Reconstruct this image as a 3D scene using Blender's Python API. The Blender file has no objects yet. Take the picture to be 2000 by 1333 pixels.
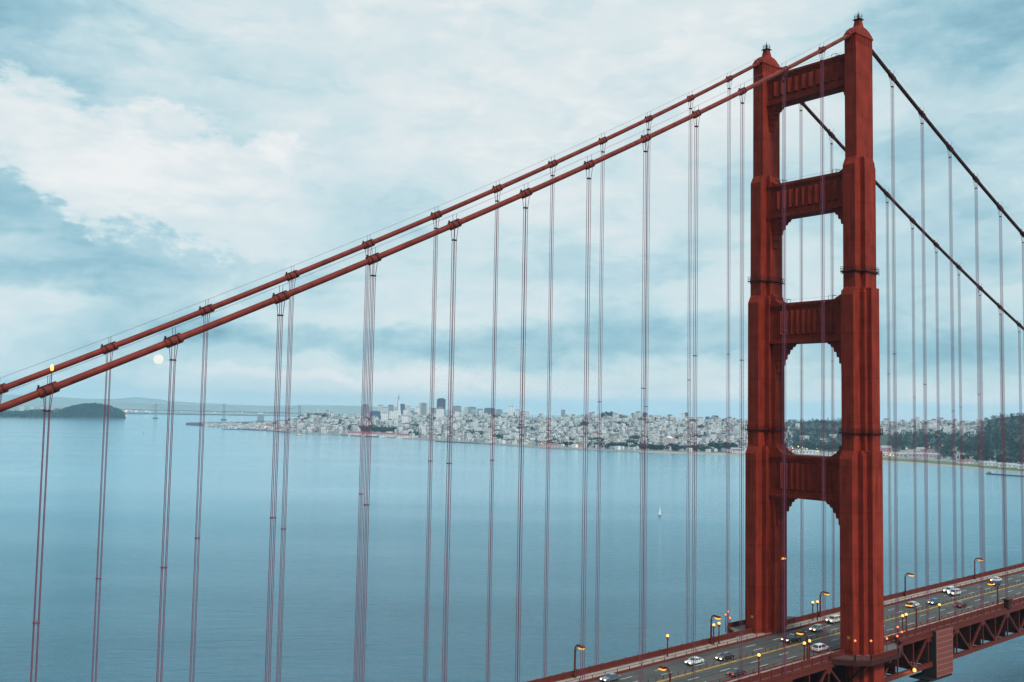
import bpy, bmesh, math, random
from math import sin, cos, pi, radians, sqrt, atan2, exp
from mathutils import Vector, Matrix
random.seed(7)
SC = bpy.context.scene
COL = SC.collection

# ------------------------------------------------------------------ camera
CAM = Vector((-214.053, -142.076, 131.868))
YAW, PIT, ROL, FPX = 0.884744, 0.068794, 0.018531, 1888.05      # surveyed for a 2000 x 1333 frame
FW = Vector((cos(PIT)*cos(YAW), cos(PIT)*sin(YAW), sin(PIT)))
RT0 = Vector((sin(YAW), -cos(YAW), 0)); UP0 = RT0.cross(FW)
RT = cos(ROL)*RT0 + sin(ROL)*UP0
UP = -sin(ROL)*RT0 + cos(ROL)*UP0
cd = bpy.data.cameras.new("camera"); co = bpy.data.objects.new("camera", cd); COL.objects.link(co)
m = Matrix((RT, UP, -FW)).transposed().to_4x4(); m.translation = CAM
co.matrix_world = m
cd.sensor_width = 36; cd.lens = FPX/2000*36; cd.clip_start = 1; cd.clip_end = 200000
SC.camera = co

# ------------------------------------------------------------------ exposure, sun, sky
SC.view_settings.view_transform = 'Standard'
SC.view_settings.look = 'None'
SC.view_settings.exposure = 0.0
SC.view_settings.gamma = 1
SC.cycles.use_denoising = True
SC.cycles.max_bounces = 6
SC.cycles.volume_bounces = 1
SC.cycles.sample_clamp_indirect = 4
SUN_EL, SUN_DIR = radians(44), Vector((-0.18, -0.98, 0)).normalized()
sl = bpy.data.lights.new("sun", 'SUN'); so = bpy.data.objects.new("sun", sl); COL.objects.link(so)
sl.energy = 2.5; sl.angle = radians(11); sl.color = (1.0, 0.92, 0.84)
tosun = SUN_DIR*cos(SUN_EL) + Vector((0, 0, sin(SUN_EL)))
so.rotation_euler = tosun.to_track_quat('Z', 'Y').to_euler()

W = bpy.data.worlds.new("World"); SC.world = W; W.use_nodes = True
def horizon(px): return 797 + (px-1000)*0.0186
def sky_world():
    nt = W.node_tree; N = nt.nodes; L = nt.links; N.clear()
    out = N.new('ShaderNodeOutputWorld')
    st = N.new('ShaderNodeTexSky'); st.sky_type = 'NISHITA'; st.sun_disc = False
    st.sun_elevation = SUN_EL; st.sun_rotation = atan2(SUN_DIR.x, SUN_DIR.y)
    b1 = N.new('ShaderNodeBackground'); b1.inputs[1].default_value = 0.06
    L.new(st.outputs[0], b1.inputs[0])
    tc = N.new('ShaderNodeTexCoord')
    def vdot(v):
        n = N.new('ShaderNodeVectorMath'); n.operation = 'DOT_PRODUCT'
        L.new(tc.outputs['Generated'], n.inputs[0]); n.inputs[1].default_value = v; return n.outputs['Value']
    def mth(op, a, b=None, c=None):
        n = N.new('ShaderNodeMath'); n.operation = op
        for i, x in enumerate((a, b, c)):
            if x is None: continue
            if isinstance(x, (int, float)): n.inputs[i].default_value = x
            else: L.new(x, n.inputs[i])
        return n.outputs[0]
    u = mth('ARCTAN2', vdot((sin(YAW), -cos(YAW), 0)), vdot((cos(YAW), sin(YAW), 0)))   # bearing east-south-east = 0
    v = mth('ARCSINE', vdot((0, 0, 1)))
    cb = N.new('ShaderNodeCombineXYZ'); L.new(u, cb.inputs[0]); L.new(v, cb.inputs[1])
    uv = cb.outputs[0]
    def scaled(sx, sy, off=0):
        n = N.new('ShaderNodeVectorMath'); n.operation = 'MULTIPLY_ADD'
        L.new(uv, n.inputs[0]); n.inputs[1].default_value = (sx, sy, 1); n.inputs[2].default_value = (off, off*.7, off*.3); return n.outputs[0]
    def noise(sx, sy, off, detail, rough, dist=0):
        n = N.new('ShaderNodeTexNoise'); L.new(scaled(sx, sy, off), n.inputs['Vector'])
        n.inputs['Scale'].default_value = 1; n.inputs['Detail'].default_value = detail
        n.inputs['Roughness'].default_value = rough; n.inputs['Distortion'].default_value = dist
        return n
    # cloud edges are torn by a small wobble of the coordinates
    wob = noise(14, 24, 6.6, 8, .6)
    wv = N.new('ShaderNodeVectorMath'); wv.operation = 'MULTIPLY_ADD'
    L.new(wob.outputs['Color'], wv.inputs[0]); wv.inputs[1].default_value = (.10, .055, 0); 
    sub = N.new('ShaderNodeVectorMath'); sub.operation = 'ADD'; L.new(uv, sub.inputs[0]); sub.inputs[1].default_value = (-.05, -.0275, 0)
    L.new(sub.outputs[0], wv.inputs[2]); wuv = wv.outputs[0]
    acc = mth('MULTIPLY_ADD', noise(5, 11, 9.3, 9, .55, .3).outputs[0], .55, .325)
    acc = mth('ADD', acc, mth('MULTIPLY_ADD', noise(13, 26, 4.4, 10, .58, .3).outputs[0], .34, -.17))
    acc = mth('ADD', acc, mth('MULTIPLY_ADD', noise(48, 95, 2.9, 8, .6, .3).outputs[0], .10, -.05))
    def billow(sx, sy, off, lo, hi, amp):          # puffs with a firm edge
        mr = N.new('ShaderNodeMapRange'); mr.interpolation_type = 'SMOOTHSTEP'; L.new(noise(sx, sy, off, 12, .58, .5).outputs[0], mr.inputs[0])
        mr.inputs[1].default_value = lo; mr.inputs[2].default_value = hi; mr.inputs[3].default_value = -amp*.5; mr.inputs[4].default_value = amp; return mr.outputs[0]
    acc = mth('ADD', acc, billow(8, 20, 21.3, .46, .62, .07))
    acc = mth('ADD', acc, billow(11, 30, 33.9, .48, .64, -.07))
    # two cloud decks with a bright gap between them, low in the east
    sp = N.new('ShaderNodeSeparateXYZ'); L.new(wuv, sp.inputs[0]); uw, vw = sp.outputs[0], sp.outputs[1]
    def lut(pts):                                   # height of a cloud edge against bearing
        rp_ = N.new('ShaderNodeValToRGB'); a = mth('MULTIPLY_ADD', uw, 1/1.4, .5); L.new(a, rp_.inputs[0]); e = rp_.color_ramp.elements
        for i, (px, py) in enumerate(pts):
            p = math.atan((px-1000)/FPX)/1.4+.5; g = ((horizon(px)-py)/FPX*.97)*2
            if i < 2: el = e[i]; el.position = p
            else: el = e.new(p)
            el.color = (g, g, g, 1)
        return mth('MULTIPLY', rp_.outputs[0], .5)
    def sm(x, lo, hi, a=0, b=1):
        mr = N.new('ShaderNodeMapRange'); mr.interpolation_type = 'SMOOTHSTEP'
        if lo > hi: lo, hi, a, b = hi, lo, b, a
        L.new(x, mr.inputs[0]); mr.inputs[1].default_value = lo; mr.inputs[2].default_value = hi; mr.inputs[3].default_value = a; mr.inputs[4].default_value = b; return mr.outputs[0]
    tear = mth('MULTIPLY_ADD', noise(22, 40, 12.5, 10, .62).outputs[0], .10, -.05)
    dA = mth('ADD', mth('SUBTRACT', vw, lut([(-250, 195), (0, 215), (60, 232), (200, 240), (300, 236), (420, 280), (520, 288), (620, 300), (800, 260)])), tear)
    dB = mth('ADD', mth('SUBTRACT', vw, lut([(-250, 325), (0, 350), (60, 388), (110, 415), (160, 452), (280, 458), (340, 490), (450, 512), (620, 522), (800, 545)])), tear)
    fr = sm(uw, (780-1000)/FPX, (380-1000)/FPX); fr2 = sm(uw, (560-1000)/FPX, (250-1000)/FPX)
    gap = mth('MULTIPLY', mth('MULTIPLY', sm(dA, .014, -.018), sm(dB, -.006, .010)), fr)
    acc = mth('MULTIPLY_ADD', gap, .22, acc)
    low = mth('MULTIPLY', mth('MULTIPLY', sm(dB, .014, -.016), sm(dB, -.15, -.035)), fr2)
    acc = mth('MULTIPLY_ADD', low, -.24, acc)
    hi_ = mth('MULTIPLY', mth('MULTIPLY', sm(dA, -.006, .008), sm(dA, .13, .015)), fr)
    acc = mth('MULTIPLY_ADD', hi_, -.16, acc)
    for (px, py, rx, ry, amp) in CLOUDS:
        n = N.new('ShaderNodeVectorMath'); n.operation = 'MULTIPLY_ADD'; L.new(wuv, n.inputs[0])
        cu = math.atan((px-1000)/FPX); cv = (horizon(px)-py)/FPX*.97
        sx, sy = FPX/rx, FPX/ry
        n.inputs[1].default_value = (sx, sy, 0); n.inputs[2].default_value = (-cu*sx, -cv*sy, 0)
        ln = N.new('ShaderNodeVectorMath'); ln.operation = 'LENGTH'; L.new(n.outputs[0], ln.inputs[0])
        mr = N.new('ShaderNodeMapRange'); mr.interpolation_type = 'SMOOTHSTEP'
        L.new(ln.outputs['Value'], mr.inputs[0]); mr.inputs[1].default_value = .35; mr.inputs[2].default_value = 1.35
        mr.inputs[3].default_value = amp; mr.inputs[4].default_value = 0
        acc = mth('ADD', acc, mr.outputs[0])
    mr = N.new('ShaderNodeMapRange'); mr.interpolation_type = 'SMOOTHSTEP'; L.new(v, mr.inputs[0])         # paler air low over the horizon
    mr.inputs[1].default_value = .0; mr.inputs[2].default_value = .075; mr.inputs[3].default_value = .26; mr.inputs[4].default_value = 0
    acc = mth('ADD', acc, mr.outputs[0])
    n = N.new('ShaderNodeVectorMath'); n.operation = 'MULTIPLY_ADD'; L.new(uv, n.inputs[0])       # unseen sky behind the camera, dimmed to darken the north-facing steel
    n.inputs[1].default_value = (.85, .8, 0); n.inputs[2].default_value = (2.15*.85, -.35*.8, 0)
    ln = N.new('ShaderNodeVectorMath'); ln.operation = 'LENGTH'; L.new(n.outputs[0], ln.inputs[0])
    mr = N.new('ShaderNodeMapRange'); mr.interpolation_type = 'SMOOTHSTEP'; L.new(ln.outputs['Value'], mr.inputs[0])
    mr.inputs[1].default_value = .3; mr.inputs[2].default_value = 1.3; mr.inputs[3].default_value = -.85; mr.inputs[4].default_value = 0
    acc = mth('ADD', acc, mr.outputs[0])
    rp = N.new('ShaderNodeValToRGB'); L.new(acc, rp.inputs[0])
    cr = rp.color_ramp; cr.elements[0].position = 0.0; cr.elements[0].color = (.14, .20, .25, 1)
    cr.elements[1].position = 1.0; cr.elements[1].color = (.95, .965, .96, 1)
    for p, c in ((.14, (.24, .46, .57)), (.3, (.33, .575, .68)), (.48, (.50, .715, .79)), (.64, (.665, .82, .86)), (.82, (.80, .88, .90))):
        e = cr.elements.new(p); e.color = c + (1,)
    hm = N.new('ShaderNodeMix'); hm.data_type = 'RGBA'; L.new(sm(v, .43, .62, 0, .6), hm.inputs[0]); L.new(rp.outputs[0], hm.inputs[6]); hm.inputs[7].default_value = (.66, .92, 1.02, 1)   # sky above the view, tinted bright cyan to light the water
    b2 = N.new('ShaderNodeBackground'); L.new(hm.outputs[2], b2.inputs[0]); b2.inputs[1].default_value = 1.0
    mx = N.new('ShaderNodeMixShader'); mx.inputs[0].default_value = .9
    L.new(b1.outputs[0], mx.inputs[1]); L.new(b2.outputs[0], mx.inputs[2]); L.new(mx.outputs[0], out.inputs['Surface'])
CLOUDS = [(60, 190, 150, 40, -.10), (330, 275, 80, 32, -.22), (350, 345, 90, 30, -.18), (90, 246, 60, 16, -.12), (560, 300, 60, 22, .14), (550, 380, 120, 40, -.06),
          (230, 470, 160, 40, -.03), (60, 610, 130, 22, .14), (150, 560, 330, 30, -.10), (600, 620, 160, 30, .05),
          (520, 662, 300, 30, -.24), (960, 690, 330, 34, -.36), (1330, 655, 330, 42, -.28), (380, 690, 200, 34, -.16),
          (850, 645, 220, 20, -.18), (620, 735, 330, 12, .16), (1000, 770, 600, 18, .06), (60, 730, 220, 60, -.18), (980, 800, 260, 16, -.14),
          (850, 120, 700, 300, .13), (1250, 100, 500, 300, .10), (1930, 120, 260, 110, -.26), (1850, 480, 260, 260, -.12), (1640, 330, 260, 130, -.06),
          (1150, 520, 330, 90, -.05), (1800, 700, 320, 70, -.16), (1700, 780, 400, 30, .06), (950, 560, 260, 70, .06), (0, 60, 260, 90, -.14)]
sky_world()

# ------------------------------------------------------------------ helpers
class MB:
    def __init__(s): s.v = []; s.f = []; s.mi = []
    def add(s, vs, fs, mi=0):
        b = len(s.v); s.v += [tuple(p) for p in vs]; s.f += [tuple(i+b for i in f) for f in fs]; s.mi += [mi]*len(fs); return s
    def box(s, x0, x1, y0, y1, z0, z1, mi=0):
        return s.add([(x0,y0,z0),(x1,y0,z0),(x1,y1,z0),(x0,y1,z0),(x0,y0,z1),(x1,y0,z1),(x1,y1,z1),(x0,y1,z1)],
                     [(0,3,2,1),(4,5,6,7),(0,1,5,4),(1,2,6,5),(2,3,7,6),(3,0,4,7)], mi)
    def rings(s, rings, cap=True, mi=0):
        n = len(rings[0]); vs = [p for r in rings for p in r]; fs = []
        for k in range(len(rings)-1):
            for i in range(n):
                j = (i+1) % n; fs.append((k*n+i, k*n+j, (k+1)*n+j, (k+1)*n+i))
        if cap: fs += [tuple(range(n-1, -1, -1)), tuple((len(rings)-1)*n+i for i in range(n))]
        return s.add(vs, fs, mi)
    def frust(s, cx, cy, tiers, mi=0):            # stack of centred rectangles (hx, hy, z)
        return s.rings([[(cx-a,cy-b,z),(cx+a,cy-b,z),(cx+a,cy+b,z),(cx-a,cy+b,z)] for a, b, z in tiers], True, mi)
    def prism(s, poly, axis, a, b, mi=0):         # polygon in the other two axes, extruded along axis
        def P(p, t): return (t, p[0], p[1]) if axis == 'x' else (p[0], t, p[1]) if axis == 'y' else (p[0], p[1], t)
        return s.rings([[P(p, a) for p in poly], [P(p, b) for p in poly]], True, mi)
    def bar(s, p, q, w, h=None, mi=0, up=Vector((0,0,1))):
        p = Vector(p); q = Vector(q); d = (q-p).normalized(); h = h or w
        if abs(d.dot(up)) > .98: up = Vector((1,0,0))
        a = d.cross(up).normalized(); b = a.cross(d)
        o = [a*w/2+b*h/2, -a*w/2+b*h/2, -a*w/2-b*h/2, a*w/2-b*h/2]
        return s.rings([[p+t for t in o], [q+t for t in o]], True, mi)
    def tube(s, pts, r, n=8, mi=0, cap=True):
        pts = [Vector(p) for p in pts]; rs = r if isinstance(r, (list, tuple)) else [r]*len(pts); R = []
        for i, p in enumerate(pts):
            d = (pts[min(i+1, len(pts)-1)] - pts[max(i-1, 0)]).normalized()
            up = Vector((0,0,1)) if abs(d.z) < .95 else Vector((1,0,0))
            a = d.cross(up).normalized(); b = a.cross(d)
            R.append([p + a*rs[i]*cos(2*pi*k/n) + b*rs[i]*sin(2*pi*k/n) for k in range(n)])
        return s.rings(R, cap, mi)
    def lathe(s, cx, cy, prof, n=12, mi=0):
        return s.rings([[(cx+r*cos(2*pi*k/n), cy+r*sin(2*pi*k/n), z) for k in range(n)] for r, z in prof], True, mi)
    def mesh(s, name, mats, smooth=False):
        me = bpy.data.meshes.new(name); me.from_pydata(s.v, [], s.f)
        for x in (mats if isinstance(mats, (list, tuple)) else [mats]): me.materials.append(x)
        me.polygons.foreach_set('material_index', s.mi)
        bm = bmesh.new(); bm.from_mesh(me); bmesh.ops.recalc_face_normals(bm, faces=bm.faces); bm.to_mesh(me); bm.free()
        if smooth: me.polygons.foreach_set('use_smooth', [True]*len(me.polygons))
        return me
    def build(s, name, mats, parent=None, smooth=False, loc=None):
        o = bpy.data.objects.new(name, s.mesh(name, mats, smooth)); COL.objects.link(o)
        if parent: o.parent = parent
        if loc: o.location = loc
        return o
def tag(o, label, cat, group=None, kind=None):
    o['label'] = label; o['category'] = cat
    if group: o['group'] = group
    if kind: o['kind'] = kind
    return o
def struct(o, kind='structure'): o['kind'] = kind; return o
def empty(name, loc, label, cat, group=None, rz=0):
    o = bpy.data.objects.new(name, None); COL.objects.link(o); o.location = loc; o.rotation_euler.z = rz
    o.empty_display_size = .5
    return tag(o, label, cat, group)
def copy_tree(o, parent=None):
    c = o.copy(); COL.objects.link(c)
    if parent: c.parent = parent
    for ch in list(o.children): copy_tree(ch, c)
    return c

# ------------------------------------------------------------------ materials
def mat(name, col, rough=.6, metal=0, var=.12, scale=1.5, emit=None, bump=0, coat=0, spec=.5, detail=5):
    M = bpy.data.materials.new(name); M.use_nodes = True; nt = M.node_tree; N = nt.nodes; L = nt.links
    b = N['Principled BSDF']; b.inputs['Roughness'].default_value = rough; b.inputs['Metallic'].default_value = metal
    b.inputs['Specular IOR Level'].default_value = spec
    if coat: b.inputs['Coat Weight'].default_value = coat
    tc = N.new('ShaderNodeTexCoord'); nz = N.new('ShaderNodeTexNoise'); nz.inputs['Scale'].default_value = scale
    nz.inputs['Detail'].default_value = detail; L.new(tc.outputs['Object'], nz.inputs['Vector'])
    rp = N.new('ShaderNodeValToRGB'); L.new(nz.outputs[0], rp.inputs[0])
    c = Vector(col)
    rp.color_ramp.elements[0].position = .3; rp.color_ramp.elements[1].position = .7
    rp.color_ramp.elements[0].color = tuple(c*(1-var)) + (1,); rp.color_ramp.elements[1].color = tuple(c*(1+var)) + (1,)
    L.new(rp.outputs[0], b.inputs['Base Color'])
    if bump:
        bp = N.new('ShaderNodeBump'); bp.inputs['Strength'].default_value = bump; L.new(nz.outputs[0], bp.inputs['Height']); L.new(bp.outputs[0], b.inputs['Normal'])
    if emit:
        b.inputs['Emission Color'].default_value = tuple(emit[0]) + (1,); b.inputs['Emission Strength'].default_value = emit[1]
    return M
def steel(name, col, seams=True):
    """painted riveted plate: plate seams, streaky wear"""
    M = mat(name, col, .75, 0, .2, .35, spec=.12); nt = M.node_tree; N = nt.nodes; L = nt.links; b = N['Principled BSDF']
    src = b.inputs['Base Color'].links[0].from_socket
    tc = N.new('ShaderNodeTexCoord')
    mp = N.new('ShaderNodeMapping'); mp.inputs['Scale'].default_value = (2.2, 2.2, .10); L.new(tc.outputs['Object'], mp.inputs[0])
    nz = N.new('ShaderNodeTexNoise'); nz.inputs['Scale'].default_value = 1; nz.inputs['Detail'].default_value = 6; L.new(mp.outputs[0], nz.inputs['Vector'])
    mr = N.new('ShaderNodeMapRange'); L.new(nz.outputs[0], mr.inputs[0]); mr.inputs[1].default_value = .3; mr.inputs[2].default_value = .7
    mr.inputs[3].default_value = .68; mr.inputs[4].default_value = 1.22
    mx = N.new('ShaderNodeMix'); mx.data_type = 'RGBA'; mx.blend_type = 'MULTIPLY'; mx.inputs[0].default_value = 1
    L.new(src, mx.inputs[6]); L.new(mr.outputs[0], mx.inputs[7]); last = mx.outputs[2]
    if seams:
        sp = N.new('ShaderNodeSeparateXYZ'); L.new(tc.outputs['Object'], sp.inputs[0])
        def line(src_, period, width, dark):
            a = N.new('ShaderNodeMath'); a.operation = 'MODULO'; L.new(src_, a.inputs[0]); a.inputs[1].default_value = period
            a2 = N.new('ShaderNodeMath'); a2.operation = 'ABSOLUTE'; L.new(a.outputs[0], a2.inputs[0])
            c_ = N.new('ShaderNodeMath'); c_.operation = 'LESS_THAN'; L.new(a2.outputs[0], c_.inputs[0]); c_.inputs[1].default_value = width
            d = N.new('ShaderNodeMath'); d.operation = 'MULTIPLY_ADD'; L.new(c_.outputs[0], d.inputs[0]); d.inputs[1].default_value = -dark; d.inputs[2].default_value = 1
            return d.outputs[0]
        for s_, p_, w_, d_ in ((sp.outputs[2], 10.7, .28, .22), (sp.outputs[2], 3.55, .10, .10), (sp.outputs[0], 1.07, .09, .13), (sp.outputs[1], 1.07, .09, .13)):
            m2 = N.new('ShaderNodeMix'); m2.data_type = 'RGBA'; m2.blend_type = 'MULTIPLY'; m2.inputs[0].default_value = 1
            L.new(last, m2.inputs[6]); L.new(line(s_, p_, w_, d_), m2.inputs[7]); last = m2.outputs[2]
    L.new(last, b.inputs['Base Color']); return M
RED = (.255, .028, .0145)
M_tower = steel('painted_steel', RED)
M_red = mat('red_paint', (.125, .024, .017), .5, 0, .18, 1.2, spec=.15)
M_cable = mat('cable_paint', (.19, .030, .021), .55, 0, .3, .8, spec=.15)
M_cable2 = mat('shaded_cable_paint', (.075, .020, .017), .6, 0, .3, .8, spec=.15)  # right-span cable: its shaded underside look is put into the colour
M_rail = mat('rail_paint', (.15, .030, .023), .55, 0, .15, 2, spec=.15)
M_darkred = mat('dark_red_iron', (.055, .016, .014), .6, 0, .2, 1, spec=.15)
M_rope = mat('rope_paint', (.21, .062, .10), .5, 0, .1, .5, spec=.15)
M_dark = mat('dark_iron', (.03, .027, .027), .5, .3, .2, 2)
M_black = mat('black_rubber', (.018, .018, .02), .7, 0, .2, 4)
M_panel = mat('red_tarp', (.19, .045, .036), .8, 0, .15, .8)
M_panelline = mat('pale_lath', (.34, .15, .13), .8, 0, .1, 2)
M_net = mat('dark_net', (.025, .045, .05), .9, 0, .2, 2)
M_walk = mat('walk_concrete', (.36, .30, .26), .85, 0, .18, .6)
M_deckfloor = mat('platform_floor', (.13, .13, .13), .9, 0, .2, .8)
M_conc = mat('pier_concrete', (.30, .28, .25), .9, 0, .2, .3)
M_white = mat('lane_white', (.62, .62, .60), .7, 0, .12, 1)
M_yellow = mat('lane_yellow', (.58, .29, .02), .6, 0, .1, 1)
M_amber = mat('amber_glass', (.9, .5, .1), .3, 0, 0, 1, ((1, .45, .04), 1.35))
M_globe = mat('lit_globe', (.9, .6, .2), .3, 0, 0, 1, ((1, .50, .07), 1.5))
M_redlamp = mat('red_globe', (.9, .3, .1), .3, 0, 0, 1, ((1, .20, .04), 1.35))
M_plate = mat('yellow_plate', (.50, .22, .03), .5, 0, .1, 3)
# asphalt with tyre wear and joints
def asphalt():
    M = mat('asphalt', (.074, .070, .066), .8, 0, .22, .25); nt = M.node_tree; N = nt.nodes; L = nt.links; b = N['Principled BSDF']
    src = b.inputs['Base Color'].links[0].from_socket
    tc = N.new('ShaderNodeTexCoord'); mp = N.new('ShaderNodeMapping'); mp.inputs['Scale'].default_value = (.02, 1.3, 1); L.new(tc.outputs['Object'], mp.inputs[0])
    nz = N.new('ShaderNodeTexNoise'); nz.inputs['Scale'].default_value = 1; nz.inputs['Detail'].default_value = 6; L.new(mp.outputs[0], nz.inputs['Vector'])
    mr = N.new('ShaderNodeMapRange'); L.new(nz.outputs[0], mr.inputs[0]); mr.inputs[1].default_value = .3; mr.inputs[2].default_value = .7; mr.inputs[3].default_value = .65; mr.inputs[4].default_value = 1.3
    mx = N.new('ShaderNodeMix'); mx.data_type = 'RGBA'; mx.blend_type = 'MULTIPLY'; mx.inputs[0].default_value = 1
    L.new(src, mx.inputs[6]); L.new(mr.outputs[0], mx.inputs[7]); L.new(mx.outputs[2], b.inputs['Base Color']); return M
M_road = asphalt()

# ------------------------------------------------------------------ water: a sheet following the earth's curve
RE2 = 2*7.4e6
def sea(x, y): return -(x*x + y*y)/RE2
def water():
    M = bpy.data.materials.new('sea_water'); M.use_nodes = True; nt = M.node_tree; N = nt.nodes; L = nt.links; b = N['Principled BSDF']
    b.inputs['Base Color'].default_value = (.034, .235, .325, 1); b.inputs['Roughness'].default_value = .10; b.inputs['IOR'].default_value = 1.33
    tc = N.new('ShaderNodeTexCoord')
    def nz(sx, sy, rot, det, rough=.6):
        m0 = N.new('ShaderNodeMapping'); m0.inputs['Rotation'].default_value = (0, 0, rot); L.new(tc.outputs['Object'], m0.inputs[0])
        mp = N.new('ShaderNodeMapping'); mp.inputs['Scale'].default_value = (sx, sy, 1)
        L.new(m0.outputs[0], mp.inputs[0]); n = N.new('ShaderNodeTexNoise'); n.inputs['Scale'].default_value = 1
        n.inputs['Detail'].default_value = det; n.inputs['Roughness'].default_value = rough; L.new(mp.outputs[0], n.inputs['Vector']); return n.outputs[0]
    a, c_, d = nz(.035, .13, .50, 5, .6), nz(.13, .42, .85, 4), nz(.0012, .0045, .62, 5)
    m1 = N.new('ShaderNodeMath'); m1.operation = 'MULTIPLY_ADD'; L.new(c_, m1.inputs[0]); m1.inputs[1].default_value = .35; L.new(a, m1.inputs[2])
    bp = N.new('ShaderNodeBump'); bp.inputs['Distance'].default_value = 9; L.new(m1.outputs[0], bp.inputs['Height'])
    mr = N.new('ShaderNodeMapRange'); L.new(d, mr.inputs[0]); mr.inputs[1].default_value = .3; mr.inputs[2].default_value = .7; mr.inputs[3].default_value = .12; mr.inputs[4].default_value = .60
    ct = N.new('ShaderNodeValToRGB'); L.new(nz(.0009, .0036, .66, 6), ct.inputs[0])       # cloudier and clearer water
    ct.color_ramp.elements[0].position = .32; ct.color_ramp.elements[0].color = (.030, .112, .165, 1); ct.color_ramp.elements[1].position = .68; ct.color_ramp.elements[1].color = (.054, .158, .225, 1)
    # near-dark, far-bright sheen painted into the water colour; choppy strait, calmer bay
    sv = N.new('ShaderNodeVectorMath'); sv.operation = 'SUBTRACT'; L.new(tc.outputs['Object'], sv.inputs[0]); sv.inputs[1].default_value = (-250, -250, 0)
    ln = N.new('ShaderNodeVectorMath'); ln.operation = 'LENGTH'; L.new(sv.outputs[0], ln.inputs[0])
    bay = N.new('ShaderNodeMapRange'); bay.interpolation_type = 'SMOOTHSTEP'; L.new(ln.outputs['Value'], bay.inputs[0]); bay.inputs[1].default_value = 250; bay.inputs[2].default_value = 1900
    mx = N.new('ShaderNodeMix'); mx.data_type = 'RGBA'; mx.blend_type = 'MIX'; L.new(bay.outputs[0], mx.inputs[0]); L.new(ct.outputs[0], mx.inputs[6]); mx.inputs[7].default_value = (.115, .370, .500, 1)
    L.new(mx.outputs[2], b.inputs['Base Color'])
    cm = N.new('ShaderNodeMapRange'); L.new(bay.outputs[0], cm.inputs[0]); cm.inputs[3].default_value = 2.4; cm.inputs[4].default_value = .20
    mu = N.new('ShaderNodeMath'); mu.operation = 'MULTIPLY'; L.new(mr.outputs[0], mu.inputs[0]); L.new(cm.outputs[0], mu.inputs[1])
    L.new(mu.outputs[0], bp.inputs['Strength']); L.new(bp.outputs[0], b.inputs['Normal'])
    b_ = MB(); NA = 96; R = [0.0] + [60*1.115**k for k in range(58)]; R = [r for r in R if r < 28500] + [28500]
    b_.v.append((0, 0, 0))
    for r in R[1:]:
        for k in range(NA): 
            x, y = r*cos(2*pi*k/NA), r*sin(2*pi*k/NA); b_.v.append((x, y, sea(x, y)))
    for k in range(NA): b_.f.append((0, 1+k, 1+(k+1) % NA)); b_.mi.append(0)
    for i in range(len(R)-2):
        for k in range(NA):
            j = (k+1) % NA; b_.f.append((1+i*NA+k, 1+(i+1)*NA+k, 1+(i+1)*NA+j, 1+i*NA+j)); b_.mi.append(0)
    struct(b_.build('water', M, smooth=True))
water()

# ------------------------------------------------------------------ bridge geometry
TX = 1.05; HW = 13.7; SP = 15.24; ZT = 227.0
def zroad(x): return 75.2 + .0175*x if x < 160 else 78.0 + .0175*(x-160)*.6
def zcab(x):
    if x < 0: return ZT + .577206*x + 3.42238e-4*x*x
    return ZT - .451868*x + .451868/1280*x*x
XA, XB = -230.0, 320.0            # stretch of bridge that is built
SUSL = [-(14.965 + SP*i) for i in range(0, 14)]
SUSR = [17.064 + SP*i for i in range(0, 16)]

# road, walks, markings
def strip(name, m, y0, y1, dz, thick, a=XA, b=XB):
    s = MB(); xs = [a + (b-a)*k/24 for k in range(25)]
    s.rings([[(x, y0, zroad(x)+dz-thick), (x, y1, zroad(x)+dz-thick), (x, y1, zroad(x)+dz), (x, y0, zroad(x)+dz)] for x in xs])
    return s.build(name, m)
struct(strip('road', M_road, -9.4, 9.4, 0, .35))
struct(strip('sidewalk', M_walk, 9.45, 13.0, .25, .45))
struct(strip('sidewalk', M_walk, -13.0, -9.45, .25, .45))
s = MB()
for y in (-6.27, -3.13, 3.13, 6.27):
    x = XA + 3 + (y*1.7 % 4)
    while x < XB-4:
        s.box(x, x+3.6, y-.09, y+.09, 0, 0); z0 = len(s.v)-8
        for k in range(8): s.v[z0+k] = (s.v[z0+k][0], s.v[z0+k][1], zroad(s.v[z0+k][0]) + (.012 if k > 3 else .004))
        x += 10.9
struct(s.build('lane_marking', M_white))
s = MB()
x = XA
while x < XB-3:
    for y in (-.17, .17):
        s.box(x, x+2.75, y-.13, y+.13, 0, 0); z0 = len(s.v)-8
        for k in range(8): s.v[z0+k] = (s.v[z0+k][0], s.v[z0+k][1], zroad(s.v[z0+k][0]) + (.012 if k > 3 else .004))
    x += 3.05
struct(s.build('centre_marking', M_yellow))
# rows of short lane-divider pegs
def pegs(y, a, b, step, label):
    me = MB().lathe(0, 0, [(.10, 0), (.07, .15), (.06, .85)], 6).mesh('lane_peg', M_dark); x = a
    while x < b:
        o = bpy.data.objects.new('lane_peg', me); COL.objects.link(o); o.location = (x, y, zroad(x)); tag(o, label, 'lane peg', 'lane pegs along the centre line'); x += step
pegs(.62, -75, 170, 2.4, 'thin dark peg standing in the row along the yellow centre line')

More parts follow.
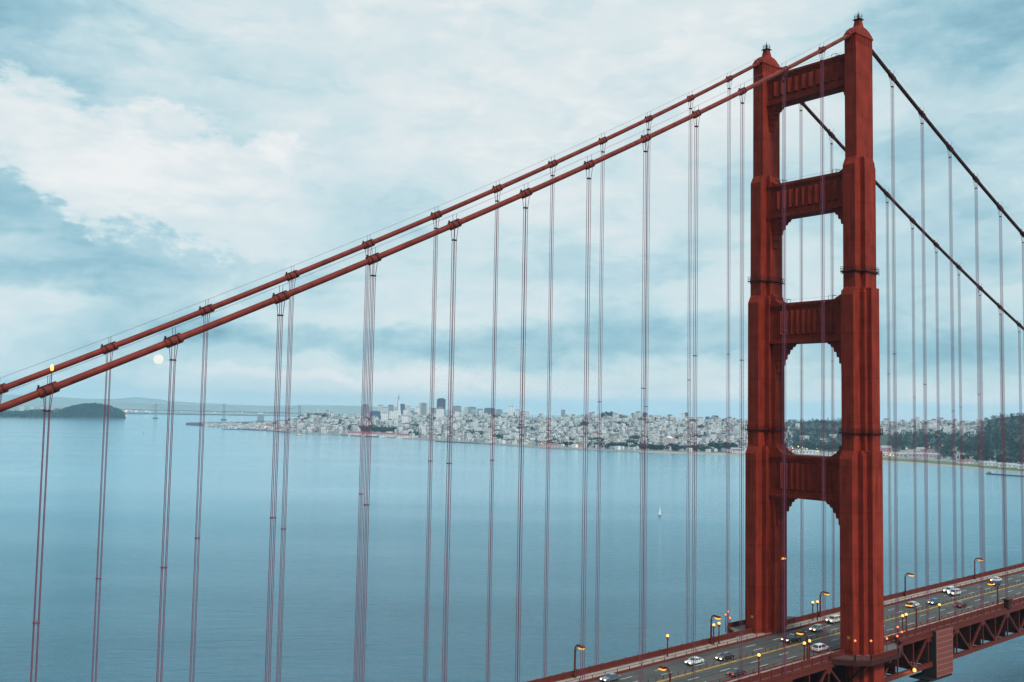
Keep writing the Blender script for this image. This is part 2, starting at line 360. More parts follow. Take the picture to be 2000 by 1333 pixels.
# railings
def railing(y, ztop_off, label, posts_step=3.81, h=1.35, base=.25, a=-110, b=190, name='railing', dense=.17):
    r = empty(name, (0, y, zroad(0)+base), label, 'railing')
    def Z(x): return zroad(x)-zroad(0)
    xs = [a+(b-a)*k/40 for k in range(41)]
    t = MB(); t.rings([[(x, -.09, Z(x)+h-.12), (x, .09, Z(x)+h-.12), (x, .09, Z(x)+h), (x, -.09, Z(x)+h)] for x in xs]); t.build('top_rail', M_rail, r)
    t = MB(); t.rings([[(x, -.07, Z(x)+.12), (x, .07, Z(x)+.12), (x, .07, Z(x)+.24), (x, -.07, Z(x)+.24)] for x in xs]); t.build('bottom_rail', M_rail, r)
    t = MB(); x = a
    while x < b: t.box(x-.06, x+.06, -.03, .03, Z(x)+.2, Z(x)+h-.1); x += dense
    t.build('picket_panel', M_rail, r)
    pm = MB().box(-.13, .13, -.13, .13, -.2, h+.12).mesh('post', M_rail); x = a+1
    while x < b:
        o = bpy.data.objects.new('post', pm); COL.objects.link(o); o.parent = r; o.location = (x, 0, Z(x)); x += posts_step
    return r
railing(13.25, 0, 'long red railing on the far edge of the bridge deck, against the water')
railing(-13.25, 0, 'long red railing on the near edge of the bridge deck, above the truss', a=-100, b=170)
def curbrail(y, label):
    r = empty('curb_barrier', (0, y, zroad(0)), label, 'barrier')
    def Z(x): return zroad(x)-zroad(0)
    xs = [-110+300*k/40 for k in range(41)]
    t = MB(); t.rings([[(x, -.12, Z(x)), (x, .12, Z(x)), (x, .12, Z(x)+.5), (x, -.12, Z(x)+.5)] for x in xs]); t.build('curb_plate', M_rail, r)
    t = MB(); t.rings([[(x, -.05, Z(x)+1.05), (x, .05, Z(x)+1.05), (x, .05, Z(x)+1.13), (x, -.05, Z(x)+1.13)] for x in xs]); t.build('hand_rail', M_rail, r)
    pm = MB().box(-.06, .06, -.06, .06, .4, 1.2).mesh('post', M_rail); x = -108
    while x < 190:
        o = bpy.data.objects.new('post', pm); COL.objects.link(o); o.parent = r; o.location = (x, 0, Z(x)); x += 3.81
    return r
curbrail(9.43, 'low red barrier between the far sidewalk and the traffic lanes')
curbrail(-9.43, 'low red barrier between the near sidewalk and the traffic lanes')

# stiffening trusses and floor
PAN = SP/2
def truss(y, label):
    r = empty('stiffening_truss', (0, y, zroad(0)), label, 'truss')
    xs = [XA+(XB-XA)*k/24 for k in range(25)]
    def Z(x): return zroad(x)-zroad(0)
    def chord(name, zt, hh, w):
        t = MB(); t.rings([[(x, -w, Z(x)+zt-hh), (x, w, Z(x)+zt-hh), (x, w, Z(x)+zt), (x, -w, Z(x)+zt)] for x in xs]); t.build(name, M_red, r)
    chord('top_chord', -.35, 1.0, .42); chord('bottom_chord', -7.9, 1.05, .40)
    chord('deck_girder', .18, .45, .36)
    n0 = SUSR[0]; k0 = int((XA-n0)//PAN)+1; k1 = int((XB-n0)//PAN)
    vm = {}
    for k in range(k0, k1):
        x = n0 + k*PAN; top = (k % 2 == 0)
        v = MB(); v.bar((x, 0, Z(x)-1.35), (x, 0, Z(x)-7.9), .34, .30); v.build('truss_post', M_red, r)
        x2 = x+PAN
        d = MB(); za, zb = (-1.1, -8.2) if top else (-8.2, -1.1)
        d.bar((x, 0, Z(x)+za), (x2, 0, Z(x2)+zb), .44, .42); d.build('truss_diagonal', M_red, r)
    g = MB()
    for k in range(k0, k1):
        x = n0 + k*PAN; z = -1.36 if k % 2 == 0 else -7.88; s_ = 1 if k % 2 == 0 else -1
        for yy in (-.25, .25):
            w = 1.25
            g.add([(x-w, yy, Z(x)+z), (x+w, yy, Z(x)+z), (x+.4, yy, Z(x)+z-s_*1.3), (x-.4, yy, Z(x)+z-s_*1.3),
                   (x-w, yy+.03, Z(x)+z), (x+w, yy+.03, Z(x)+z), (x+.4, yy+.03, Z(x)+z-s_*1.3), (x-.4, yy+.03, Z(x)+z-s_*1.3)],
                  [(0,1,2,3),(4,7,6,5),(0,4,5,1),(1,5,6,2),(2,6,7,3),(3,7,4,0)])
    g.build('gusset_plate', M_red, r)
    return r
truss(-13.75, 'near red steel side truss under the bridge deck')
truss(13.75, 'far red steel side truss under the bridge deck, mostly hidden by the road')
def floor():
    r = empty('deck_framing', (0, 0, zroad(0)-1), 'dark cross beams and bracing hung beneath the road between the two side trusses', 'bridge frame')
    n0 = SUSR[0]; k0 = int((XA-n0)//PAN)+1; k1 = int((XB-n0)//PAN)
    b = MB(); b.box(-.35, .35, -13.2, 13.2, -1.0, .4); b.box(-.06, .06, -13.2, -7.5, -6.9, -1.0); b.box(-.06, .06, 7.5, 13.2, -6.9, -1.0); b.box(-.25, .25, -13.2, 13.2, -7.4, -6.9)
    ys = [-13.2, -8.8, -4.4, 0, 4.4, 8.8, 13.2]
    for i in range(6):
        za, zb = (-.8, -7.1) if i % 2 else (-7.1, -.8)
        b.bar((0, ys[i], za), (0, ys[i+1], zb), .4, .4)
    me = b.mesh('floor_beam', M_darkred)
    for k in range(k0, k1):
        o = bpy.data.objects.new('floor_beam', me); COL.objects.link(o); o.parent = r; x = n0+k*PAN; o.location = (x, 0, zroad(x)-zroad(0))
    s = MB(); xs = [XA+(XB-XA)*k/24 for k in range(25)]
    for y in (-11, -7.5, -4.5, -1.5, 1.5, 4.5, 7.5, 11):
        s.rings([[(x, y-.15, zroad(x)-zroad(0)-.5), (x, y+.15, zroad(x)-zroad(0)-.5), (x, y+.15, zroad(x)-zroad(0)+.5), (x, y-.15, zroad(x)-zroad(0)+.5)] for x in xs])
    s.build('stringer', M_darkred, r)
    s = MB()
    for k in range(k0, k1-1, 2):
        x = n0+k*PAN; z = zroad(x)-zroad(0)-7.4
        s.bar((x, -13.2, z), (x+2*PAN, 13.2, z), .4, .35); s.bar((x, 13.2, z), (x+2*PAN, -13.2, z), .4, .35)
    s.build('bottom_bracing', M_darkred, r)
floor()

# main cables
def cable(y, label):
    r = empty('main_cable', (TX, y, ZT), label, 'cable')
    def pts(a, b, n, dz=0, dy=0): return [(a+(b-a)*k/n-TX, dy, zcab(a+(b-a)*k/n)-ZT+dz) for k in range(n+1)]
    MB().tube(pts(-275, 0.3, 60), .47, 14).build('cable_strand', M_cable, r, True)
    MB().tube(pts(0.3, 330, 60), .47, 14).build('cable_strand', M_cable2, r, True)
    for x in SUSL+SUSR[:14]:
        sl_ = (zcab(x+.5)-zcab(x-.5)); d = Vector((1, 0, sl_)).normalized()
        c = Vector((x-TX, 0, zcab(x)-ZT)); nrm = Vector((-d.z, 0, d.x))
        b = MB(); b.tube([c-d*1.25, c-d*1.2, c+d*1.2, c+d*1.25], [.5, .58, .58, .5], 14)
        for t in (-.55, .55): b.tube([c+d*(t-.11), c+d*(t+.11)], .68, 14, 1)
        b.bar(c-d*1.15+nrm*.58, c+d*1.15+nrm*.58, .24, .2, 1); b.bar(c-d*1.15-nrm*.58, c+d*1.15-nrm*.58, .24, .2, 0)
        b.box(c.x-1.25*d.x-.1, c.x-1.25*d.x+.1, -.12, .12, c.z-1.25*d.z+.4, c.z-1.25*d.z+1.05, 1)
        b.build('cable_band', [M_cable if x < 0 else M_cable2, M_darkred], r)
        p = MB()
        for yy in (-.55, .55):
            p.tube([(c.x, yy*.8, c.z+.3), (c.x, yy, c.z+1.75)], .035, 5)
        p.build('stanchion', M_dark, r)
    for yy in (-.55, .55):
        MB().tube(pts(-275, -4, 50, 1.7, yy), .013, 4).build('hand_rope', M_rope, r)
        MB().tube(pts(6, 230, 50, 1.7, yy), .013, 4).build('hand_rope', M_rope, r)
    return r
cable(-HW, 'thick red main cable nearer the camera, running over the nearer tower leg')
cable(HW, 'thick red main cable farther from the camera, running over the farther tower leg')
ORD = ['first', 'second', 'third', 'fourth', 'fifth', 'sixth', 'seventh', 'eighth', 'ninth', 'tenth', 'eleventh', 'twelfth', 'thirteenth', 'fourteenth', 'fifteenth']
def suspender(x, y, label, collar):
    z1 = zcab(x); z0 = zroad(x)-.3
    r = empty('suspender_rope', (x, y, z1), label, 'suspender cable', 'vertical suspender ropes of the bridge')
    for sx in (-.42, .42):
        for sy in (-.24, .24):
            MB().tube([(sx, sy*2.15, -.1 + sx*.3), (sx*.9, sy*1.9, -.75), (sx*.62, sy, -2.6), (sx*.62, sy, z0-z1)], .052, 5).build('rope', M_rope, r)
    k = MB(); k.box(-.38, .38, -.28, .28, -2.70, -2.52); k.build('clamp', M_darkred, r)
    if z1-z0 > 40:
        k = MB(); zz = -(z1-z0)*collar; k.box(-.36, .36, -.30, .30, zz-.08, zz+.08); k.build('spacer', M_rope, r)
for yy, nm in ((-HW, 'nearer'), (HW, 'farther')):
    for i, x in enumerate(SUSL[:13]):
        suspender(x, yy, f'{ORD[i]} set of hanging ropes left of the tower on the {nm} main cable', (.42, .5)[yy > 0]+.02*(i % 3))
    for i, x in enumerate(SUSR[:12]):
        suspender(x, yy, f'{ORD[i]} set of hanging ropes right of the tower on the {nm} main cable', (.50, .45)[yy > 0]+.03*(i % 3))

# ------------------------------------------------------------------ tower
SECT = [  # (z0, z1, rectangles (hx, hy))
    (12.0, 123.2, [(6.75, 1.65), (4.15, 2.95), (2.30, 4.30)]),
    (100.0, 162.6, [(5.80, 1.62), (2.95, 2.90), (1.75, 4.05)]),
    (150.0, 194.8, [(4.72, 1.64), (2.25, 2.82)]),
    (180.0, 225.4, [(3.74, 1.58)])]
def tower():
    T = empty('bridge_tower', (TX, 0, 12), 'tall red steel suspension bridge tower with two stepped legs and four cross braces', 'bridge tower')
    def part(mb, name, m, p=T, sm=False):
        o = mb.build(name, m, p, sm)
        return o
    zb = 12.0
    legs = []
    for yc in (-HW, HW):
        L_ = MB()
        for si, (z0, z1, rs) in enumerate(SECT):
            for ri, (hx, hy) in enumerate(rs):
                zt = z1 - .06*ri
                if si == 3: L_.frust(0, yc, [(hx, hy, z0-zb), (hx, hy, zt-zb)])
                else:
                    ix = hx-1.0 if ri == 0 else hx-.25 if ri == 1 else hx-.1
                    iy = hy-.06 if ri == 0 else hy-.35 if ri == 1 else hy-1.15
                    zs = zt - (2.0 if ri == 0 else 1.2)+ (1.1 if ri == 2 else 0)
                    L_.frust(0, yc, [(hx, hy, z0-zb), (hx, hy, zs-zb), (ix, iy, zt-zb)])
        # thin vertical corner beads
        leg = part(L_, 'leg', M_tower); legs.append(leg)
        # inspection catwalks
        for zc, rs in ((166.5, SECT[2][2]), (127.3, SECT[1][2])):
            R = MB(); g0 = .5
            def outl(g, z):                     # follows the stepped plan of the leg
                q = []; g += g0
                for i, (hx, hy) in enumerate(rs):
                    q.append((hx+g, (rs[i-1][1]+g) if i else 0.0)); q.append((hx+g, hy+g))
                q = [p_ for p_ in q if p_[1] > 0] + [(0.0, rs[-1][1]+g)]
                q = q[:-1]
                loop = [(-x, -y) for x, y in q] + [(x, -y) for x, y in reversed(q)] + [(x, y) for x, y in q] + [(-x, y) for x, y in reversed(q)]
                return [(x, yc+y, z) for x, y in loop]
            R.rings([outl(0, zc-zb-.12), outl(0, zc-zb+.12)])
            o = part(R, 'catwalk', M_darkred, leg)
            q = MB(); ol = outl(-.05, zc-zb)
            for i in range(len(ol)):
                a, b = Vector(ol[i]), Vector(ol[(i+1) % len(ol)])
                for h in (.6, 1.15): q.bar(a+Vector((0,0,h)), b+Vector((0,0,h)), .06)
                n = max(1, int((b-a).length/.9))
                for k in range(n): p_ = a.lerp(b, k/n); q.bar(p_+Vector((0,0,-.5)), p_+Vector((0,0,1.2)), .07)
            part(q, 'catwalk_rail', M_darkred, leg)
        # ribs below the cap
        rb = MB()
        for k in range(5):
            yy = yc-1.3+k*.65
            for s_ in (-1, 1): rb.box(s_*3.74-.12, s_*3.74+.12, yy-.13, yy+.13, 221.9-zb, 225.1-zb)
        for k in range(7):
            xx = -3.2+k*1.066
            for s_ in (-1, 1): rb.box(xx-.16, xx+.16, yc+s_*1.58-.14, yc+s_*1.58+.14, 223.5-zb-.12*(k % 2), 225.1-zb)
        part(rb, 'cornice_rib', M_tower, leg)
        # saddle housing and beacon
        S = MB(); S.frust(0, yc, [(3.95, 1.78, 225.38-zb), (3.95, 1.78, 225.62-zb), (3.55, 1.6, 226.35-zb), (2.75, 1.4, 227.25-zb), (1.9, 1.15, 227.95-zb), (1.05, .98, 228.25-zb)])
        for s_ in (-1, 1):
            S.tube([(s_*2.1, yc, 226.0-zb), (s_*4.6, yc, zcab(TX+s_*4.6)-zb)], [.95, .66], 12)
        cap = part(S, 'saddle_housing', M_tower)
        P_ = MB(); P_.frust(0, yc, [(.95, .95, 228.15-zb), (.62, .62, 230.1-zb)]); P_.frust(0, yc, [(1.0, 1.0, 230.1-zb), (1.0, 1.0, 230.25-zb)], 1)
        part(P_, 'beacon_pedestal', [M_tower, M_dark], cap)
        B_ = MB(); B_.lathe(0, yc, [(.25, 230.2-zb), (.3, 230.6-zb), (.28, 231.4-zb), (.1, 231.7-zb), (.03, 232.5-zb)], 8)
        for i in range(8):
            a = pi/4*i; c = (.95*cos(a), yc+.95*sin(a)); B_.bar((c[0], c[1], 230.2-zb), (c[0], c[1], 231.35-zb), .06)
            a2 = a+pi/4
            for h in (.6, 1.12): B_.bar((c[0], c[1], 230.22+h-zb), (.95*cos(a2), yc+.95*sin(a2), 230.22+h-zb), .05)
        part(B_, 'beacon', M_dark, cap)
        A_ = MB()
        for xx in (-4.2, 4.2):
            A_.box(min(xx, xx*.85), max(xx, xx*.85), yc-.9, yc+.9, 225.3-zb, 225.42-zb)
            for yy in (-.85, .85): A_.bar((xx, yc+yy, 225.4-zb), (xx, yc+yy, 226.5-zb), .05)
            A_.bar((xx, yc-.85, 226.5-zb), (xx, yc+.85, 226.5-zb), .05)
        part(A_, 'cap_rail', M_dark, cap)
        # small yellow plate low on the north face
        b = MB(); b.box(-6.80, -6.74, yc-.9, yc-.2, 79.2-zb, 79.8-zb); part(b, 'warning_plate', M_plate, leg)
    # cross braces
    for (z0, z1, hb, sec) in ((110.3, 121.1, 2.55, 0), (149.8, 160.2, 2.25, 1), (183.0, 192.0, 2.0, 2), (213.7, 221.8, 1.7, 3)):
        inner = HW - SECT[sec][2][-1][1]; inn_up = HW-SECT[min(sec+1, 3)][2][-1][1]
        yi = HW-1.2
        B = MB(); B.box(-hb, hb, -yi, yi, z0-zb+.5, z1-zb-.5)
        br = part(B, 'cross_brace', M_tower)
        F = MB(); F.box(-hb-.45, hb+.45, -yi, yi, z1-zb-.72, z1-zb); F.box(-hb-.22, hb+.22, -yi, yi, z1-zb-1.25, z1-zb-.724)
        part(F, 'top_flange', M_tower, br)
        F = MB(); F.box(-hb-.45, hb+.45, -yi, yi, z0-zb, z0-zb+.72); F.box(-hb-.16, hb+.16, -yi, yi, z0-zb+.724, z0-zb+1.6)
        part(F, 'bottom_flange', M_tower, br)
        U = MB(); n = 10; zl, zh = z0-zb+1.75, z1-zb-1.9
        yl = inner-1.4; stp = 2*yl/n
        for sgn in (-1, 1):
            for k in range(n):
                y0 = -yl+k*stp+.06; y1 = y0+stp-.12; ym = y0+(y1-y0)*.5
                xf = sgn*hb; xo = sgn*(hb+.55)
                U.add([(xf,y0,zl+.25),(xo,ym,zl+.55),(xf,y1,zl+.25),(xf,y0,zh),(xo,ym,zh-.35),(xf,y1,zh)],
                      [(0,1,4,3),(1,2,5,4),(0,2,1),(3,4,5),(0,3,5,2)])
            U.box(min(sgn*hb, sgn*(hb+.12)), max(sgn*hb, sgn*(hb+.12)), -inner+.2, inner-.2, zh+.05, zh+.35)
        part(U, 'flute_panel', M_tower, br)
        # haunches below and small ones above
        for s_ in (-1, 1):
            H = MB()
            for (dz0, dz1, pr, wx) in ((0, .75, 3.9, .96), (.75, 1.5, 3.0, .92), (1.5, 2.7, 2.2, .86), (2.7, 4.0, 1.45, .80), (4.0, 5.6, .85, .7), (5.6, 7.6, .4, .6)):
                if sec == 3: pr *= .8; dz0 *= .85; dz1 *= .85
                y_in = s_*(inner-pr); y_in2 = s_*(inner-pr*.88); y_out = s_*(inner+.6)
                zt_, zb_ = z0-zb-dz0+.002, z0-zb-dz1
                a = hb*wx
                H.add([(-a,y_out,zb_),(a,y_out,zb_),(a,y_in2,zb_),(-a,y_in2,zb_),(-a,y_out,zt_),(a,y_out,zt_),(a,y_in,zt_),(-a,y_in,zt_)],
                      [(0,3,2,1),(4,5,6,7),(0,1,5,4),(1,2,6,5),(2,3,7,6),(3,0,4,7)])
            part(H, 'haunch', M_tower, br)
            if sec < 3:
                H = MB()
                for (h0, h1, pr, wx) in ((0, .5, 3.2, .95), (.5, 1.0, 2.3, .9), (1.0, 1.7, 1.4, .85), (1.7, 2.9, .7, .8)):
                    a = hb*wx; iy = inn_up
                    H.add([(-a,s_*(iy+1.4),z1-zb+h0),(a,s_*(iy+1.4),z1-zb+h0),(a,s_*(iy-pr),z1-zb+h0),(-a,s_*(iy-pr),z1-zb+h0),
                           (-a,s_*(iy+1.4),z1-zb+h1),(a,s_*(iy+1.4),z1-zb+h1),(a,s_*(iy-pr*.7),z1-zb+h1),(-a,s_*(iy-pr*.7),z1-zb+h1)],
                          [(0,3,2,1),(4,5,6,7),(0,1,5,4),(1,2,6,5),(2,3,7,6),(3,0,4,7)])
                part(H, 'corner_step', M_tower, br)
        # small railing on top of the brace
        q = MB()
        for yy in (-inn_up+4.2, inn_up-4.2):
            for xx in (-.8, .8): q.bar((xx, yy, z1-zb), (xx, yy, z1-zb+1.3), .07); q.bar((xx, yy+1.2, z1-zb), (xx, yy+1.2, z1-zb+1.3), .07)
            q.bar((-.8, yy, z1-zb+1.3), (.8, yy, z1-zb+1.3), .07); q.bar((-.8, yy, z1-zb+1.3), (-.8, yy+1.2, z1-zb+1.3), .07); q.bar((.8, yy, z1-zb+1.3), (.8, yy+1.2, z1-zb+1.3), .07)
        for xx in (-1.0,): q.bar((xx, -inn_up+2, z1-zb+1.0), (xx, inn_up-2, z1-zb+1.0), .035)
        part(q, 'brace_rail', M_dark, br)
    # lower X bracing under the road
    X = MB()
    for s_ in (-1, 1):
        X.bar((s_*2.5, -10, 20-zb), (s_*2.5, 10, 62-zb), 1.6, 1.4); X.bar((s_*2.5, 10, 20-zb), (s_*2.5, -10, 62-zb), 1.6, 1.4)
    part(X, 'lower_bracing', M_tower)
tower()
p = MB(); p.frust(TX, 0, [(14, 26, -14), (14, 26, 6), (11, 23, 6.2), (10.5, 22.5, 12)])
tag(p.build('bridge_pier', M_conc), 'broad concrete pier carrying the red tower out of the water', 'pier')

# walkway platforms round the legs
def platform(s_, label):
    zf = zroad(TX)+.22
    r = empty('walkway_platform', (TX, s_*HW, zf), label, 'platform', 'walkway platforms around the tower legs')
    poly = [(-13.5, -.2), (-10.4, -4.4), (-7.4, -6.6), (4.6, -6.6), (10.6, -4.4), (15.2, -.2), (15.2, .7), (-13.5, .7)]
    P2 = [(x, y*(-s_) if s_ > 0 else y) for x, y in poly]
    MB().prism(P2, 'z', -.3, .02).build('floor_slab', M_deckfloor, r)
    f = MB(); g = MB(); e = P2[:6]
    for a, b in zip(e[:-1], e[1:]):
        a = Vector(a+(0,)); b = Vector(b+(0,)); n = int((b-a).length/.17)
        g.bar(a+Vector((0,0,1.22)), b+Vector((0,0,1.22)), .14, .12); g.bar(a+Vector((0,0,.18)), b+Vector((0,0,.18)), .1)
        f.bar(a+Vector((0,0,-.55)), b+Vector((0,0,-.55)), .25, 1.1)
        for k in range(n+1): q = a.lerp(b, k/n); g.bar(q, q+Vector((0,0,1.2)), .085)
        for q in (a, b): g.bar(q, q+Vector((0,0,1.4)), .22)
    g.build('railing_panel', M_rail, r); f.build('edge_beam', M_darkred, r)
    for x in (-7, -2, 3, 8): MB().bar((x, P2[3][1]*.9, -.6), (x, 0, -6.5), .4).build('bracket', M_darkred, r)
platform(-1, 'red-railed walkway platform jutting out around the nearer tower leg')
platform(1, 'red-railed walkway platform jutting out around the farther tower leg')

# scaffold enclosure on the truss, net under it
e = empty('scaffold_enclosure', (38.2, -13.7, 64.2), 'tall red panelled work enclosure hung on the near side truss right of the tower', 'scaffold')
b = MB(); b.box(-4.3, 4.3, -1.5, -1.25, 0, 11.9); b.box(4.05, 4.3, -1.25, 1.4, 0, 11.9); b.build('panel_wall', M_panel, e)
b = MB()
for k in range(9): b.box(-4.32, 4.32, -1.56, -1.502, .1+k*1.42, .22+k*1.42)
for x in (-4.3, 4.24): b.box(x-.05, x+.1, -1.56, -1.502, 0, 11.9)
b.build('batten', M_panelline, e)
b = MB(); b.box(-4.3, -4.1, -1.25, 2.6, -.2, 11.7); b.box(-4.1, 4.05, 1.2, 1.4, 0, 11.5); b.build('side_screen', M_black, e)
b = MB(); b.box(-7.2, 4.2, -1.3, 4.4, -.7, -.3); b.build('work_platform', M_dark, e)
b = MB()
n = 16
pts = [(-16+24*k/n, -2.2-3.4*sin(pi*min(1, k/n))**.8) for k in range(n+1)]
b.rings([[(x, 0.5, -.8+.12*(x+16)*.3*0), (x, .6, -.8), (x, .6, z), (x, .5, z)] for x, z in [(p_[0], p_[1]*.9-.3) for p_ in pts]])
b.v = [(x, y + (0 if z > -1 else 3.5), z) for x, y, z in b.v]
n_ = b.build('debris_net', M_net, None, loc=(38.2, -12.2, 64.0)); tag(n_, 'dark sagging net slung below the red work enclosure', 'net')
bx = MB().box(-1.0, 1.0, -.7, .7, 0, 2.5).frust(0, 0, [(1.25, .95, 2.5), (1.25, .95, 2.8)])
tag(bx.build('deck_cabinet', M_darkred, None, loc=(78.2, -13.9, zroad(78)-.1)), 'dark red box post on the near railing at the right edge', 'cabinet')

# ------------------------------------------------------------------ lamps
def curve_arm(dirs):
    pts = [(0, 0, 5.9)]
    for k in range(9):
        a = pi*(k/8)*.62; pts.append((0, dirs*(1.0-cos(a))*1.15, 5.9+sin(a)*1.25))
    return pts
def road_lamp(x, y, dirs, label):
    r = empty('street_lamp', (x, y, zroad(x)+.2), label, 'street lamp', 'tall arm lamps along the bridge road')
    MB().lathe(0, 0, [(.36, 0), (.36, .8), (.24, 1.0), (.2, 5.0), (.18, 6.0)], 8).build('post', M_red, r)
    MB().tube(curve_arm(dirs), .16, 8).tube([(0, 0, 5.2), (0, dirs*.9, 6.75)], .05, 6).build('arm', M_red, r, True)
    y1 = dirs*2.0
    h = MB(); h.frust(0, y1, [(.44, .78, 6.78), (.44, .78, 6.94), (.24, .5, 7.2)]); h.build('hood', M_red, r)
    g = MB(); g.frust(0, y1, [(.24, .46, 6.40), (.38, .68, 6.58), (.38, .68, 6.776)]); g.build('lamp_glass', M_amber, r)
    return r
for i, x in enumerate((-68.2, -22.6, 24.2, 69.6, 114.8)):
    road_lamp(x, 12.7, -1, ['tall arm lamp on the far railing at the lower left end of the road', 'tall arm lamp on the far railing beside two globe lamps left of the tower',
              'tall arm lamp on the far railing seen between the tower legs', 'tall arm lamp on the far railing just right of the tower', 'tall arm lamp on the far railing nearest the right edge'][i])
for i, x in enumerate((-66.5, -20.0, 28.5, 74.6)):
    road_lamp(x, -12.7, 1, ['tall arm lamp on the near railing at the bottom edge of the picture', 'tall arm lamp on the near railing beside two globe lamps left of the tower',
              'tall arm lamp on the near railing just right of the tower', 'tall arm lamp on the near railing nearest the right edge'][i])
def post_lamp(x, y, h, label, red=False, z=None, r0=.35):
    r = empty('globe_lamp', (x, y, (zroad(x)+.25) if z is None else z), label, 'lamp post', 'red post lamps around the tower platforms' if red else 'globe post lamps along the sidewalks')
    MB().lathe(0, 0, [(.2, 0), (.2, .5), (.16, .7), (.15, h-1.1), (.36, h-.55), (.36, h-.5)] if not red else [(.13, 0), (.13, .5), (.08, .6), (.08, h-.55), (.16, h-.5)], 8).build('post', M_red, r)
    c = h-.5+r0*.7
    MB().lathe(0, 0, [(r0*sin(pi*k/8)+.001, c-r0*cos(pi*k/8)) for k in range(9)], 12).build('globe', M_redlamp if red else M_globe, r, True)
    return r
fl = [(-39.4, 4.9, 'lone globe lamp on the far sidewalk above the white saloon'), (-22.6, 5.0, 'left one of two globe lamps on the far sidewalk left of the tower'),
      (-20.6, 5.1, 'right one of two globe lamps on the far sidewalk left of the tower'), (19.4, 5.0, 'left one of two globe lamps seen between the tower legs'), (21.6, 4.9, 'right one of two globe lamps seen between the tower legs')]
for x, h, l in fl: post_lamp(x, 11.9, h, l)
nl = [(-35.7, 4.6, 'lone globe lamp on the near sidewalk left of the tower'), (-18.7, 4.5, 'left one of two globe lamps on the near sidewalk left of the tower'), (-16.7, 4.7, 'right one of two globe lamps on the near sidewalk left of the tower'),
      (24.7, 4.7, 'left one of two globe lamps on the near sidewalk right of the tower'), (26.5, 4.8, 'right one of two globe lamps on the near sidewalk right of the tower'), (43.9, 5.0, 'brightest lone globe lamp above the red work enclosure')]
for x, h, l in nl: post_lamp(x, -11.0, h, l, r0=.36)
zp = zroad(TX)+.22
for x, y, h, l in ((-9.3, -18.1, 4.9, 'small red lamp at the left corner of the near platform'), (-6.3, -20.3, 4.9, 'small red lamp at the middle of the near platform rail'), (.6, -20.3, 4.5, 'small red lamp on the near platform at the right side of the leg'),
                   (5.4, -20.2, 4.4, 'lowest small red lamp right of the nearer leg'), (11.4, -18.1, 4.2, 'middle small red lamp right of the nearer leg'), (13.4, -15.9, 4.7, 'highest small red lamp right of the nearer leg')):
    post_lamp(x, y, h, l, True, zp, .26)
for x, y, h, l in ((-10.2, 18.0, 4.6, 'small red lamp at the left corner of the far platform'), (-11.6, 15.6, 4.4, 'lower small red lamp beside the left corner of the far platform'), (-6.6, 20.1, 4.6, 'small red lamp at the back of the far platform')):
    post_lamp(x, y, h, l, True, zp, .26)
# arm lamp fixed to the far leg
r = empty('wall_lamp', (TX-4.5, 9.2, 94.3), 'small amber lamp on an arm from the inner side of the farther tower leg', 'wall lamp')
MB().tube([(0, .4, 0), (3.2, -.6, .1), (4.4, -.7, 0)], .1, 6).build('arm', M_darkred, r); MB().frust(4.6, -.7, [(.5, .25, -.2), (.7, .35, .0), (.4, .2, .2)]).build('lamp_glass', M_amber, r)
# floodlight on the bottom chord
r = empty('floodlight', (23.2, -14.5, 67.7), 'small bright orange floodlight on the lower edge of the near truss', 'floodlight')
MB().box(-.3, .3, -.1, .3, -.4, .5).build('housing', M_dark, r)
MB().lathe(0, -.35, [(.05, -.45), (.4, -.2), (.45, .15), (.2, .5)], 8).build('lamp_glass', M_globe, r)
pl = bpy.data.lights.new('floodlight_glow', 'POINT'); po = bpy.data.objects.new('floodlight_glow', pl); COL.objects.link(po); po.parent = r
po.location = (-.3, -1.2, -.5); pl.energy = 260; pl.color = (1, .45, .08); pl.shadow_soft_size = .3

# ------------------------------------------------------------------ cars
M_glass = mat('car_glass', (.03, .045, .07), .08, 0, 0, 1, spec=.8)
M_head = mat('headlight_lit', (.9, .8, .6), .2, 0, 0, 1, ((1, .72, .40), 4.0))
M_headoff = mat('headlight_clear', (.7, .7, .7), .15, 0, 0, 1)
M_tail = mat('taillight_lit', (.8, .05, .03), .3, 0, 0, 1, ((1, .06, .03), 1.3))
M_tailoff = mat('taillight_red', (.4, .03, .02), .3, 0, 0, 1)
M_rim = mat('wheel_rim', (.5, .5, .52), .3, .8, .05, 4)
M_trim = mat('car_trim', (.025, .025, .027), .5, 0, .1, 4)
def paint(name, c, metal=.0): return mat(name, c, .28, metal, .04, 2, coat=.6)
PAINT = dict(white=paint('paint_white', (.72, .73, .74)), black=paint('paint_black', (.018, .019, .022)), slate=paint('paint_slate', (.14, .19, .24), .3), silver=paint('paint_silver', (.48, .47, .43), .3),
             cream=paint('paint_cream', (.62, .58, .47)), maroon=paint('paint_maroon', (.055, .016, .018)), blue=paint('paint_blue', (.06, .13, .22), .2), navy=paint('paint_navy', (.03, .05, .10)), charcoal=paint('paint_charcoal', (.04, .045, .05)))
